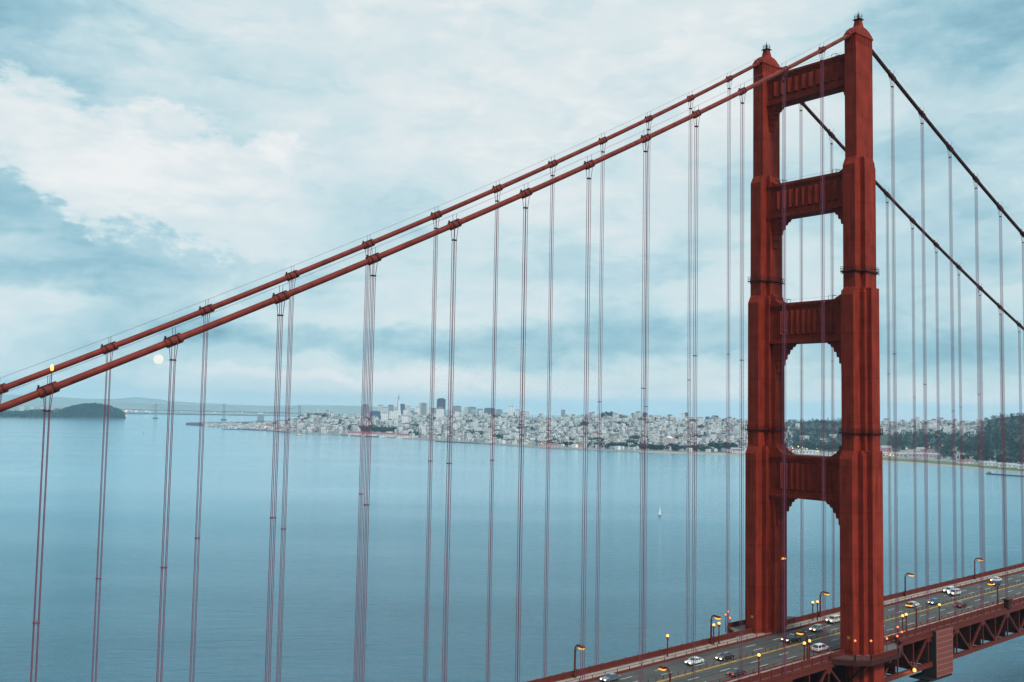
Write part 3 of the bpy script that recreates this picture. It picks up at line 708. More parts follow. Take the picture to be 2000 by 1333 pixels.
SHAPES = {  # side profile of body, of glasshouse; roof z; length
    'sedan': dict(L=4.7, W=1.82, body=[(-2.35,.35),(-2.33,.62),(-2.2,.80),(-1.55,.88),(-.95,.95),(1.25,.97),(1.75,.96),(2.28,.90),(2.35,.6),(2.33,.35)], cab=[(-1.05,.93),(-.35,1.40),(.95,1.41),(1.72,.95)]),
    'suv': dict(L=4.75, W=1.92, body=[(-2.37,.42),(-2.36,.75),(-2.25,.98),(-1.2,1.06),(2.2,1.10),(2.37,1.0),(2.37,.42)], cab=[(-1.25,1.04),(-.55,1.70),(1.85,1.74),(2.28,1.07)]),
    'boxy': dict(L=4.7, W=1.92, body=[(-2.35,.5),(-2.35,.95),(-2.22,1.12),(-.95,1.15),(2.28,1.15),(2.35,1.0),(2.35,.5)], cab=[(-.95,1.13),(-.62,1.80),(2.1,1.84),(2.25,1.13)]),
    'pickup': dict(L=5.6, W=1.98, body=[(-2.8,.5),(-2.8,.95),(-2.65,1.10),(-1.25,1.15),(.9,1.15),(.92,1.12),(2.75,1.12),(2.8,.95),(2.8,.5)], cab=[(-1.25,1.13),(-.55,1.82),(.75,1.84),(.98,1.13)]),
    'hatch': dict(L=4.2, W=1.78, body=[(-2.1,.35),(-2.08,.65),(-1.95,.84),(-1.2,.95),(1.95,1.0),(2.1,.85),(2.1,.35)], cab=[(-1.25,.93),(-.35,1.50),(1.35,1.52),(1.98,.98)]),
}
def make_car(kind, col, x, y, head, label, lit=True):
    S = SHAPES[kind]; w = S['W']/2; pm = PAINT[col]
    r = empty('car' if kind != 'pickup' else 'pickup_truck', (x, y, zroad(x)+.01), label, 'car' if kind != 'pickup' else 'pickup truck', 'cars on the bridge road', rz=0 if head < 0 else pi)
    b = MB(); prof = S['body']
    def ring(yy, k): 
        cz = .62
        return [(px*k, yy, cz+(pz-cz)*(1-(1-k)*1.6)) for px, pz in prof]
    b.rings([ring(-w, .955), ring(-w+.12, 1.0), ring(w-.12, 1.0), ring(w, .955)])
    b.build('body', pm, r)
    c = S['cab']; g = MB(); wb, wt = w-.10, w-.30
    g.add([(px, -(wb if k in (0, 3) else wt), pz) for k, (px, pz) in enumerate(c)] + [(px, (wb if k in (0, 3) else wt), pz) for k, (px, pz) in enumerate(c)],
          [(0,1,2,3),(7,6,5,4),(0,4,5,1),(2,6,7,3),(0,3,7,4),(1,5,6,2)]); g.build('windows', M_glass, r)
    t = MB(); (x1, z1), (x2, z2) = c[1], c[2]
    t.frust((x1+x2)/2, 0, [((x2-x1)/2+.04, wt+.03, z1-.03), ((x2-x1)/2+.02, wt+.02, z1+.03), ((x2-x1)/2-.15, wt-.15, z2+.07)]); t.build('roof', pm, r)
    pl_ = MB()
    for s_ in (-1, 1):
        for (a, q) in ((c[0], c[1]), (c[3], c[2])): pl_.bar((a[0], s_*(wb+.0), a[1]), (q[0], s_*(wt+.02), q[1]), .09)
        xm = (c[1][0]+c[2][0])/2+.1; pl_.bar((xm, s_*(wb+.0), c[0][1]), (xm, s_*(wt+.02), c[1][1]), .10)
    pl_.build('pillar', pm, r)
    if kind == 'pickup':
        k = MB(); k.box(1.05, 2.7, -w+.18, w-.18, 1.115, 1.135); k.build('cargo_bed', M_trim, r)
    Lh = S['L']/2; zh = prof[2][1]-.12
    for s_ in (-1, 1):
        MB().frust(-Lh+.06, s_*(w-.33), [(.12, .22, zh-.16), (.12, .25, zh), (.05, .22, zh+.05)]).build('headlight', M_head if lit and head < 0 else M_headoff, r)
        MB().frust(Lh-.04, s_*(w-.28), [(.08, .2, zh-.1), (.08, .22, zh+.06), (.05, .2, zh+.1)]).build('taillight', M_tail if lit and head > 0 else M_tailoff, r)
        MB().box(c[0][0]+.25, c[0][0]+.42, min(s_*w, s_*(w+.2)), max(s_*w, s_*(w+.2)), c[0][1]+.05, c[0][1]+.2).build('mirror', pm, r)
    MB().box(-Lh-.01, -Lh+.1, -w+.62, w-.62, .5, zh-.02).box(-Lh-.03, -Lh+.1, -w+.2, w-.2, .3, .44).build('grille', M_trim, r)
    for wx in (-Lh*.62, Lh*.62):
        for s_ in (-1, 1):
            rr = .34 if kind in ('sedan', 'hatch') else .39
            yy = s_*(w-.10)
            def ringp(rad, y_): return [(wx+rad*cos(2*pi*k/14), y_, rr+rad*sin(2*pi*k/14)) for k in range(14)]
            o = MB().rings([ringp(rr*.9, yy-.12), ringp(rr, yy-.09), ringp(rr, yy+.09), ringp(rr*.9, yy+.12)]).build('wheel', M_black, r)
            MB().rings([ringp(rr*.6, yy+s_*.10), ringp(rr*.55, yy+s_*.135)]).build('rim', M_rim, o)
    return r
CARS = [('sedan', 'slate', -63.1, 6.9, -1, 'grey-blue saloon in the far lane at the bottom edge of the picture'),
        ('sedan', 'white', -38.8, 4.3, -1, 'white saloon coming towards the camera left of the tower'),
        ('sedan', 'black', -30.4, 2.3, -1, 'shiny black saloon just behind the white saloon, beside the yellow line'),
        ('sedan', 'charcoal', -38.6, -7.4, 1, 'dark saloon driving away with red tail lights at the bottom of the picture'),
        ('pickup', 'black', -4.6, 2.2, -1, 'black pickup truck with bright headlights between the tower legs'),
        ('hatch', 'silver', 10.6, 4.9, -1, 'silver hatchback behind the black pickup truck'),
        ('boxy', 'cream', 22.2, 7.3, -1, 'cream boxy off-roader with white roof next to the far curb'),
        ('suv', 'white', -6.4, -7.2, 1, 'white sport utility car driving away beside the nearer tower leg'),
        ('sedan', 'white', 58.2, 4.3, -1, 'white saloon just right of the tower next to an amber lamp'),
        ('hatch', 'blue', 67.0, 2.4, -1, 'blue hatchback beside the yellow line right of the tower'),
        ('suv', 'white', 87.2, 7.6, -1, 'white sport utility car in the farthest lane, half behind another one'),
        ('boxy', 'white', 84.2, 4.7, -1, 'white boxy sport utility car with lit headlights in front of another white one'),
        ('hatch', 'maroon', 69.0, -4.7, 1, 'dark maroon car driving away with red tail lights right of the tower'),
        ('sedan', 'navy', 111.0, 4.4, -1, 'dark blue saloon coming towards the camera near the right edge'),
        ('sedan', 'white', 117.4, 6.9, -1, 'white saloon passing the dark blue one near the right edge')]
for c in CARS: make_car(*c)

# ------------------------------------------------------------------ the far shore: terrain surveyed by bearing and distance from the headland
M_town = mat('town_ground', (.24, .25, .24), .9, 0, .3, .02)
M_wood = mat('wood_ground', (.025, .04, .035), .95, 0, .35, .02)
M_grass = mat('shore_grass', (.10, .13, .06), .95, 0, .25, .02)
M_sand = mat('shore_sand', (.34, .31, .27), .95, 0, .15, .02)
M_quay = mat('quay_stone', (.05, .05, .075), .9, 0, .2, .05)
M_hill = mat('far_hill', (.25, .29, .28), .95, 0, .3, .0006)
M_isle = mat('island_wood', (.03, .05, .045), .95, 0, .35, .01)
def lerp_t(T, x, k=1):
    if x <= T[0][0]: return T[0][k]
    for a, b in zip(T[:-1], T[1:]):
        if x <= b[0]: return a[k] + (b[k]-a[k])*(x-a[0])/(b[0]-a[0])
    return T[-1][k]
def bearing(px):
    d = FW + (px-1000)/FPX*RT + (666.5-horizon(px))/FPX*UP; d.z = 0; return d.normalized()
def slope_of(px, py):
    d = FW + (px-1000)/FPX*RT + (666.5-py)/FPX*UP; return d.z/sqrt(d.x*d.x+d.y*d.y)
def at(px, D): d = bearing(px); return CAM.x + d.x*D, CAM.y + d.y*D
def height(px, py, D): return CAM.z + D*slope_of(px, py)
def dist_sea(px, py):
    s_ = slope_of(px, py); D = 132/(-s_)
    for _ in range(12): x, y = at(px, D); D = (CAM.z - sea(x, y))/(-s_)
    return D
SHORE = [(365, 831), (430, 835), (490, 840), (580, 847), (680, 851), (760, 855), (840, 861), (920, 866), (1000, 872), (1080, 877), (1160, 881), (1250, 884), (1330, 887), (1400, 889), (1450, 891), (1540, 894), (1640, 898), (1725, 902), (1790, 906), (1850, 911), (1920, 917), (2000, 924), (2080, 930), (2160, 936)]
RIDGE = [(365, 828, 300), (480, 827, 800), (540, 824, 1100), (575, 819, 1500), (610, 811, 1700), (640, 812, 1800), (665, 817, 2000), (720, 816, 2400), (800, 813, 2700), (900, 811, 2800), (1000, 813, 2800), (1080, 817, 2700), (1150, 816, 2600),
         (1200, 813, 2400), (1260, 815, 2500), (1330, 820, 2600), (1400, 823, 2700), (1460, 824, 2700), (1540, 825, 2500), (1600, 822, 2000), (1650, 822, 2000), (1700, 828, 2300), (1760, 829, 2700), (1835, 824, 2900), (1880, 828, 2900), (1912, 827, 2600), (1930, 820, 1900), (1970, 814, 1700), (2000, 811, 1600), (2160, 806, 1600)]
PROF = [(365, 1.0), (700, 1.5), (800, 2.2), (1000, 2.3), (1400, 2.0), (1500, 1.3), (1700, 1.1), (2000, 1.2)]
HR = random.Random(3)
NX = [[HR.uniform(-1, 1) for _ in range(60)] for _ in range(60)]
def nz2(a, b):
    i, j = int(a) % 59, int(b) % 59; fa, fb = a-int(a), b-int(b); fa = fa*fa*(3-2*fa); fb = fb*fb*(3-2*fb)
    return (NX[i][j]*(1-fa)+NX[i+1][j]*fa)*(1-fb) + (NX[i][j+1]*(1-fa)+NX[i+1][j+1]*fa)*fb
def land(px, D):
    """ground height at a bearing and distance"""
    ds = dist_sea(px, lerp_t(SHORE, px)); rd = lerp_t(RIDGE, px, 2); x, y = at(px, D); s0 = sea(x, y)
    if D < ds: return s0-1
    zr = height(px, lerp_t(RIDGE, px), ds+rd)
    t = (D-ds)/rd
    base = s0 + min(2.5, 2.5*(D-ds)/40)
    if t <= 1:
        e = t**lerp_t(PROF, px)
        return base + (max(zr-s0-2.5, 0))*e + 7*nz2(px/22+7, D/260+9)*min(1, t*2)*(1-t)
    if t < 2.6: return base + max(zr-s0-2.5, 0)*(1-((t-1)/1.6)**1.3)
    return s0-2
def is_wood(px, t):
    n = nz2(px/30+3, t*9+4)*.12
    if px > 1905: return .22+n < t < 1.3 if px > 1925 else .1 < t < .62+n
    if px > 1690: return .2+n < t < .62+n
    if px > 1545: return .12+n < t < 1.2
    if px > 1380: return .05 < t < .13+n*.5
    return False
def terrain():
    b = MB(); cols = [365+k*11.5 for k in range(157)]; ts = [0, .004, .012, .03, .05, .08, .12, .16, .2, .25, .3, .36, .42, .48, .54, .6, .67, .74, .8, .86, .92, .97, 1.0, 1.08, 1.25, 1.6, 2.1, 2.6, 2.7]
    n = len(ts)
    for px in cols:
        ds = dist_sea(px, lerp_t(SHORE, px)); rd = lerp_t(RIDGE, px, 2)
        for t in ts:
            D = ds + rd*t - (.5 if t == 0 else 0); x, y = at(px, D); b.v.append((x, y, land(px, D)))
    for i in range(len(cols)-1):
        for j in range(n-1):
            b.f.append((i*n+j, (i+1)*n+j, (i+1)*n+j+1, i*n+j+1)); px = cols[i]; t = ts[j]
            if is_wood(px, t+.02): k = 1
            elif px < 1240: k = 4 if t < .004 or px < 560 else 0
            elif px < 1700: k = 3 if t < .03 else 0
            else: k = 3 if t < .012 else 2 if t < .05 else 0
            b.mi.append(k)
    o = b.build('terrain', [M_town, M_wood, M_grass, M_sand, M_quay], smooth=True); struct(o)
terrain()

# East Bay hills, the island, the low far shore
def ridge_mesh(name, tab, D, m, depth=2500, foot=None, rough=2.0, step=6):
    b = MB(); xs = []; x = tab[0][0]
    while x <= tab[-1][0]: xs.append(x); x += step
    for px in xs:
        z = height(px, lerp_t(tab, px) + rough*.35*nz2(px/13+5, 2.5) + rough*.2*nz2(px/4+11, 7.5), D); 
        for dd, f in ((-depth, 0), (-depth*.55, .38), (-depth*.2, .82), (0, 1), (depth*.5, .5), (depth, 0)):
            X, Y = at(px, D+dd); s0 = sea(X, Y)-.5; b.v.append((X, Y, s0 + (z-sea(*at(px, D)))*f*(1+.1*nz2(px/9, dd/300+20)*(1 if 0 < f < 1 else 0))))
    for i in range(len(xs)-1):
        for j in range(5): b.f.append((i*6+j, (i+1)*6+j, (i+1)*6+j+1, i*6+j+1)); b.mi.append(0)
    return struct(b.build(name, m, smooth=True))
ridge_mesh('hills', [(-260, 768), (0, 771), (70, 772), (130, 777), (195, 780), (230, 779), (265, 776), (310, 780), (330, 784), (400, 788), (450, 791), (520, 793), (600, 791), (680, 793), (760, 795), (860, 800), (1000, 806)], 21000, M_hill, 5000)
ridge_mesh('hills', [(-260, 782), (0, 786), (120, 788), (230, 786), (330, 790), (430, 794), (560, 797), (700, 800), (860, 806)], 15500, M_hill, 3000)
ridge_mesh('far_shore', [(-260, 803), (200, 805), (300, 807), (420, 809), (560, 812), (640, 814)], 11200, M_quay, 500, rough=1)
ridge_mesh('island', [(-100, 810), (0, 807), (50, 808), (70, 804), (125, 803), (138, 798), (165, 793), (190, 792), (212, 796), (232, 804), (243, 811), (248, 815)], 8000, M_isle, 330, rough=6.5, step=3)

# ------------------------------------------------------------------ trees and houses
M_leaf = [mat('leaf_dark', (.014, .028, .026), .95, 0, .3, .2, spec=.1), mat('leaf_mid', (.020, .036, .030), .95, 0, .3, .2, spec=.1), mat('leaf_grey', (.027, .040, .038), .95, 0, .3, .2, spec=.1)]
M_bark = mat('bark', (.06, .045, .035), .95, 0, .2, 1)
def crown_mesh(seed, w, h, m, n=150):
    R = random.Random(seed); b = MB()
    b.lathe(0, 0, [(w*.07, 0), (w*.05, h*.35), (w*.015, h*.8)], 5, 1)
    lumps = [(R.uniform(-.3, .3)*w, R.uniform(-.3, .3)*w, R.uniform(.38, .8)*h, R.uniform(.22, .36)*w) for _ in range(7)]
    for _ in range(n):
        c = R.choice(lumps); d = Vector((R.gauss(0, 1), R.gauss(0, 1), R.gauss(0, .8))).normalized()*c[3]*R.uniform(.55, 1.05)
        p = Vector(c[:3])+d; s_ = w*R.uniform(.06, .12); a = Vector((R.gauss(0, 1), R.gauss(0, 1), R.gauss(0, 1))).normalized(); q = a.cross(Vector((R.gauss(0, 1), R.gauss(0, 1), R.gauss(0, 1)))).normalized()
        b.add([p+a*s_, p+q*s_, p-a*s_, p-q*s_], [(0,1,2,3)])
    return b.mesh('tree', [m, M_bark])
CROWN = [crown_mesh(i, 14, 15+3*(i % 3), M_leaf[i % 3]) for i in range(6)]
TR = random.Random(21); n_tree = 0
def place_tree(px, D, sc, label, group):
    x, y = at(px, D); o = bpy.data.objects.new('tree', TR.choice(CROWN)); COL.objects.link(o)
    o.location = (x, y, land(px, D)-.6); o.scale = (sc, sc, sc*TR.uniform(.8, 1.2)); o.rotation_euler.z = TR.uniform(0, 6.3); tag(o, label, 'tree', group)
def near_t(px, t): return dist_sea(px, lerp_t(SHORE, px)) + lerp_t(RIDGE, px, 2)*t
WOODS = []   # the rest of the woods reads as one mass
def wood_patch(x0, x1, t0, t1, n, n_own, label, group, sc=(.8, 1.3)):
    pts = sorted([(TR.uniform(x0, x1), t0 + (t1-t0)*TR.random()**1.2) for _ in range(n)], key=lambda q: near_t(*q))
    for i, (px, t) in enumerate(pts):
        D = near_t(px, t); s_ = TR.uniform(*sc)
        if i < n_own: place_tree(px, D, s_, label, group)
        else: WOODS.append((px, D, s_))
wood_patch(1838, 2060, .075, .32, 150, 62, 'dark tree at the front of the woods above the grassy shore at the right edge', 'shore woods at the right edge', (.8, 1.4))
wood_patch(1735, 1930, .21, .64, 420, 20, 'dark tree in the woods right of the tower', 'woods right of the tower', (.8, 1.3))
wood_patch(1905, 2100, .30, 1.04, 600, 0, '', '', (.8, 1.3))
wood_patch(1530, 1720, .14, 1.02, 520, 24, 'dark tree on the wooded hill seen between the tower legs', 'wooded hill between the tower legs', (.8, 1.3))
wood_patch(1162, 1225, .05, .12, 60, 26, 'dark tree in the low shoreline grove left of the two close rope sets', 'shoreline grove', (.8, 1.3))
wood_patch(1236, 1385, .05, .12, 130, 30, 'dark tree in the long grove in front of the pink hall', 'grove in front of the pink hall', (.8, 1.3))
wood_patch(1383, 1438, .09, .19, 60, 20, 'dark tree in the tall grove left of the tower', 'tall grove left of the tower', (1.0, 1.6))
wood_patch(1075, 1125, .05, .09, 26, 12, 'dark tree behind the lit waterfront buildings', 'waterfront trees', (.7, 1.1))
wood_patch(684, 775, .17, .36, 150, 30, 'dark tree on the wooded knoll above the red roofed piers', 'wooded knoll above the piers', (1.1, 1.7))
wood_patch(760, 825, .10, .20, 50, 12, 'dark tree at the right foot of the wooded knoll', 'trees right of the knoll', (.9, 1.3))
wood_patch(586, 642, .88, 1.02, 60, 24, 'dark tree on the hilltop around the pale fluted tower', 'hilltop trees around the fluted tower', (.8, 1.3))
wood_patch(1170, 1198, .96, 1.03, 26, 12, 'dark tree on the small park hilltop above the houses', 'park hilltop trees', (1.1, 1.7))
wood_patch(1405, 1448, .97, 1.02, 22, 8, 'dark tree on the skyline left of the tower', 'skyline trees left of the tower', (.8, 1.2))
for _ in range(2600):                          # street trees among the houses
    px = TR.uniform(560, 1460) if TR.random() < .8 else TR.uniform(1725, 1915); WOODS.append((px, near_t(px, TR.uniform(.06, .98) if px < 1500 else TR.uniform(.6, 1)), TR.uniform(.75, 1.25)))
for _ in range(60):                           # little parks and planted blocks between the houses
    cx, ct = TR.uniform(580, 1450), TR.uniform(.12, .95); sp_ = TR.uniform(2.5, 9)
    for _k in range(TR.randint(10, 34)):
        px, t = TR.gauss(cx, sp_), min(1, max(.04, TR.gauss(ct, .012))); WOODS.append((px, near_t(px, t), TR.uniform(1.0, 1.5)))
def wood_mass():
    b = MB(); R = TR
    for px, D, s_ in WOODS:
        x, y = at(px, D); z = land(px, D); w = 13*s_; h = 15*s_*R.uniform(.8, 1.2)
        for _ in range(22):
            a = R.uniform(0, 6.3); r = w*.5*sqrt(R.random()); zz = z + h*R.uniform(.15, 1)*(1-.45*(r/(w*.5))**2)
            p = Vector((x+r*cos(a), y+r*sin(a), zz)); s2 = w*R.uniform(.10, .2)
            u = Vector((R.gauss(0, 1), R.gauss(0, 1), R.gauss(0, .7))).normalized(); q = u.cross(Vector((R.gauss(0, 1), R.gauss(0, 1), R.gauss(0, 1)))).normalized()
            b.add([p+u*s2, p+q*s2, p-u*s2, p-q*s2], [(0,1,2,3)], R.randint(0, 2))
    struct(b.build('woodland', M_leaf), 'stuff')
wood_mass()
def island_wood():
    b = MB(); R = random.Random(4); T = [(0, 808), (50, 808.5), (72, 805), (125, 804), (138, 799), (165, 794), (190, 793), (212, 797), (232, 805), (243, 812)]
    for _ in range(1500):
        px = R.uniform(0, 243) if R.random() < .4 else R.uniform(125, 243); f = R.random()**.8; D = 8000 - 300*(1-f); x, y = at(px, D)
        z = (height(px, lerp_t(T, px), 8000)+5)*(1-(1-f)**1.6)*.97 - 4*(1-f) - 3
        for _ in range(6):
            p = Vector((x+R.gauss(0, 6), y+R.gauss(0, 6), z+R.uniform(0, 22))); s2 = R.uniform(3.5, 8)
            u = Vector((R.gauss(0, 1), R.gauss(0, 1), R.gauss(0, .7))).normalized(); q = u.cross(Vector((R.gauss(0, 1), R.gauss(0, 1), R.gauss(0, 1)))).normalized()
            b.add([p+u*s2, p+q*s2, p-u*s2, p-q*s2], [(0,1,2,3)], R.randint(0, 2))
    struct(b.build('island_woodland', M_leaf), 'stuff')
island_wood()

HCOL = dict(white=(.76, .78, .76), cream=(.66, .66, .63), grey=(.44, .46, .48), pink=(.52, .40, .42), tan=(.48, .45, .42))
M_house = {k: mat('stucco_'+k, v, .85, 0, .12, .1) for k, v in HCOL.items()}
M_roofs = [mat('roof_grey', (.16, .16, .18), .9, 0, .2, .1), mat('roof_pale', (.42, .42, .43), .9, 0, .2, .1), mat('roof_red', (.30, .10, .10), .9, 0, .2, .1)]
M_pane = mat('far_window', (.05, .06, .08), .3, 0, .3, .2)
def house_shape(b, cx, cy, cz, w, d, h, rot, mw, mr_, mp, gable):
    c_, s_ = cos(rot), sin(rot)
    def T(x, y, z): return (cx + x*c_ - y*s_, cy + x*s_ + y*c_, cz + z)
    w /= 2; d /= 2
    b.add([T(-w,-d,-4),T(w,-d,-4),T(w,d,-4),T(-w,d,-4),T(-w,-d,h),T(w,-d,h),T(w,d,h),T(-w,d,h)], [(0,1,5,4),(1,2,6,5),(2,3,7,6),(3,0,4,7)], mw)
    if gable:
        g = h*.28
        b.add([T(-w,-d,h),T(w,-d,h),T(w,d,h),T(-w,d,h),T(-w,0,h+g),T(w,0,h+g)], [(0,1,5,4),(2,3,4,5),(1,2,5),(3,0,4)], mr_)
    else:
        b.add([T(-w,-d,h),T(w,-d,h),T(w,d,h),T(-w,d,h)], [(0,1,2,3)], mr_)
    for yy in (-d-.05,):                       # window rows on the fronts
        for r in range(max(1, int(h/3.4))):
            z0 = 1.0+r*3.3; b.add([T(-w*.75,yy,z0),T(-w*.1,yy,z0),T(-w*.1,yy,z0+1.5),T(-w*.75,yy,z0+1.5),T(w*.1,yy,z0),T(w*.75,yy,z0),T(w*.75,yy,z0+1.5),T(w*.1,yy,z0+1.5)], [(0,1,2,3),(4,5,6,7)], mp)
    for xx in (-w-.05,):
        for r in range(max(1, int(h/3.4))):
            z0 = 1.0+r*3.3; b.add([T(xx,-d*.7,z0),T(xx,d*.7,z0),T(xx,d*.7,z0+1.4),T(xx,-d*.7,z0+1.4)], [(0,1,2,3)], mp)
HO = random.Random(5)
def townhouses():
    pts = []
    for _ in range(4500):
        px = HO.uniform(560, 1462) if HO.random() < .87 else HO.uniform(1722, 1912)
        # even cover as seen over the slope
        t = HO.uniform(.035, 1.0) if px < 1500 else HO.uniform(.58, 1.0)
        if px > 1240 and px < 1440 and t < .12 and HO.random() < .8: continue
        if 684 < px < 775 and .12 < t < .36: continue
        pts.append((px, t, near_t(px, t)))
    for _ in range(330):
        px = HO.uniform(400, 560); t = HO.uniform(.02, .97); pts.append((px, t, near_t(px, t)))
    pts.sort(key=lambda q: q[2])
    keys = list(HCOL); wts = [56, 20, 16, 4, 4]
    mats = [M_house[k] for k in keys] + M_roofs + [M_pane]
    base = -YAW
    own = [q for q in pts if q[2] < 1e9][:280]; rest = pts[280:]
    meshes = {}
    for k, key in enumerate(keys):
        for v_ in range(3):
            b = MB(); w, d, h = (11, 14, 9) if v_ == 0 else (16, 14, 12) if v_ == 1 else (24, 12, 8)
            house_shape(b, 0, 0, 0, w, d, h, 0, 0, 1, 2, v_ != 1)
            meshes[key, v_] = b.mesh('house', [M_house[key], M_roofs[(k+v_) % 2], M_pane])
    words = dict(white='white', cream='cream', grey='grey', pink='pinkish', tan='tan')
    for px, t, D in own:
        key = HO.choices(keys, wts)[0]; v_ = HO.choice((0, 0, 1, 2)); x, y = at(px, D)
        o = bpy.data.objects.new('house', meshes[key, v_]); COL.objects.link(o); o.location = (x, y, land(px, D)); o.rotation_euler.z = HO.choice((.2, .2+pi/2, .2+pi)) + HO.uniform(-.1, .1)
        what = ('narrow gabled', 'square flat-roofed', 'long low')[v_]; where = 'in the harbour at the left end of the town' if px < 570 else 'along the waterfront left of the tower' if px < 1470 else 'among the trees right of the tower'
        tag(o, f'{what} {words[key]} house in the crowd {where}', 'house', f'{what} {words[key]} houses {where}')
    b = MB()
    for px, t, D in rest:
        x, y = at(px, D); r = HO.random(); w, d, h = HO.uniform(9, 16), HO.uniform(10, 18), HO.uniform(7, 13)
        if px < 560: w, d, h = HO.uniform(12, 34), HO.uniform(8, 12), HO.uniform(3, 7)
        elif r < .15: w, d, h = HO.uniform(16, 26), HO.uniform(14, 20), HO.uniform(16, 30)
        house_shape(b, x, y, land(px, D), w, d, h, .2 + HO.choice((0, pi/2)) + HO.uniform(-.15, .15), HO.choices(range(5), wts)[0], 5+HO.choices((0, 1, 2), (5, 7, .6))[0], 8, HO.random() < .5)
    struct(b.build('crowded_houses', mats), 'stuff')
townhouses()

# ------------------------------------------------------------------ city towers, one by one
def facade(name, wall, glass, cw=5, ch=4.2, gap=.45):
    M = mat(name, wall, .7, 0, .06, .05); nt = M.node_tree; N = nt.nodes; L = nt.links; b = N['Principled BSDF']
    src = b.inputs['Base Color'].links[0].from_socket; tc = N.new('ShaderNodeTexCoord'); sp = N.new('ShaderNodeSeparateXYZ'); L.new(tc.outputs['Object'], sp.inputs[0])
    def cell(s_, per, g):
        a = N.new('ShaderNodeMath'); a.operation = 'PINGPONG'; L.new(s_, a.inputs[0]); a.inputs[1].default_value = per/2
        c_ = N.new('ShaderNodeMath'); c_.operation = 'GREATER_THAN'; L.new(a.outputs[0], c_.inputs[0]); c_.inputs[1].default_value = per/2*g; return c_.outputs[0]
    s2 = N.new('ShaderNodeMath'); s2.operation = 'ADD'; L.new(sp.outputs[0], s2.inputs[0]); L.new(sp.outputs[1], s2.inputs[1])
    m1 = N.new('ShaderNodeMath'); m1.operation = 'MULTIPLY'; L.new(cell(s2.outputs[0], cw*2.2, gap), m1.inputs[0]); L.new(cell(sp.outputs[2], ch*1.6, gap), m1.inputs[1])
    mx = N.new('ShaderNodeMix'); mx.data_type = 'RGBA'; L.new(m1.outputs[0], mx.inputs[0]); L.new(src, mx.inputs[6]); mx.inputs[7].default_value = glass + (1,)
    L.new(mx.outputs[2], b.inputs['Base Color']); return M
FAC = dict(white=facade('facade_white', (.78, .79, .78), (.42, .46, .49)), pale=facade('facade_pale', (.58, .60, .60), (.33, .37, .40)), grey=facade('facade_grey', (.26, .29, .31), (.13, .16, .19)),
           blue=facade('facade_blue', (.045, .085, .19), (.03, .05, .12)), brown=facade('facade_brown', (.055, .05, .10), (.03, .03, .07), 4, 4, .3), pink=facade('facade_pink', (.42, .22, .28), (.22, .12, .17)), dark=facade('facade_dark', (.10, .12, .16), (.06, .07, .10)))
def block(name, px0, px1, ytop, D, fac, label, cat='building', group=None, depth=.8, cap=.08, tiers=None, ybase=None):
    """a tower block standing on the terrain at its distance, sized in metres"""
    pc = (px0+px1)/2; x, y = at(pc, D); w = (px1-px0)/FPX*D; zt = height(pc, ytop, D)
    zb = min(land(pc, D), zt-8) if ybase is None else height(pc, ybase, D)
    if zb < sea(x, y)-2: zb = sea(x, y)
    r = empty(name, (x, y, zb), label, cat, group, rz=atan2(bearing(pc).y, bearing(pc).x)); h = zt-zb; d = w*depth
    b = MB()
    if tiers: b.frust(0, 0, [(d/2*k, w/2*k, h*t) for k, t in tiers])
    else: b.box(-d/2, d/2, -w/2, w/2, -6, h*(1-cap*.6))
    b.build('wall', FAC[fac], r)
    if not tiers:
        b = MB(); b.box(-d*.3, d*.3, -w*.3, w*.3, h*(1-cap*.6), h); b.box(-d/2-.6, d/2+.6, -w/2-.6, w/2+.6, h*(1-cap*.6)-1.2, h*(1-cap*.6)+.3); b.build('roof', FAC['grey' if fac in ('pale', 'white') else 'dark'], r)
    return r
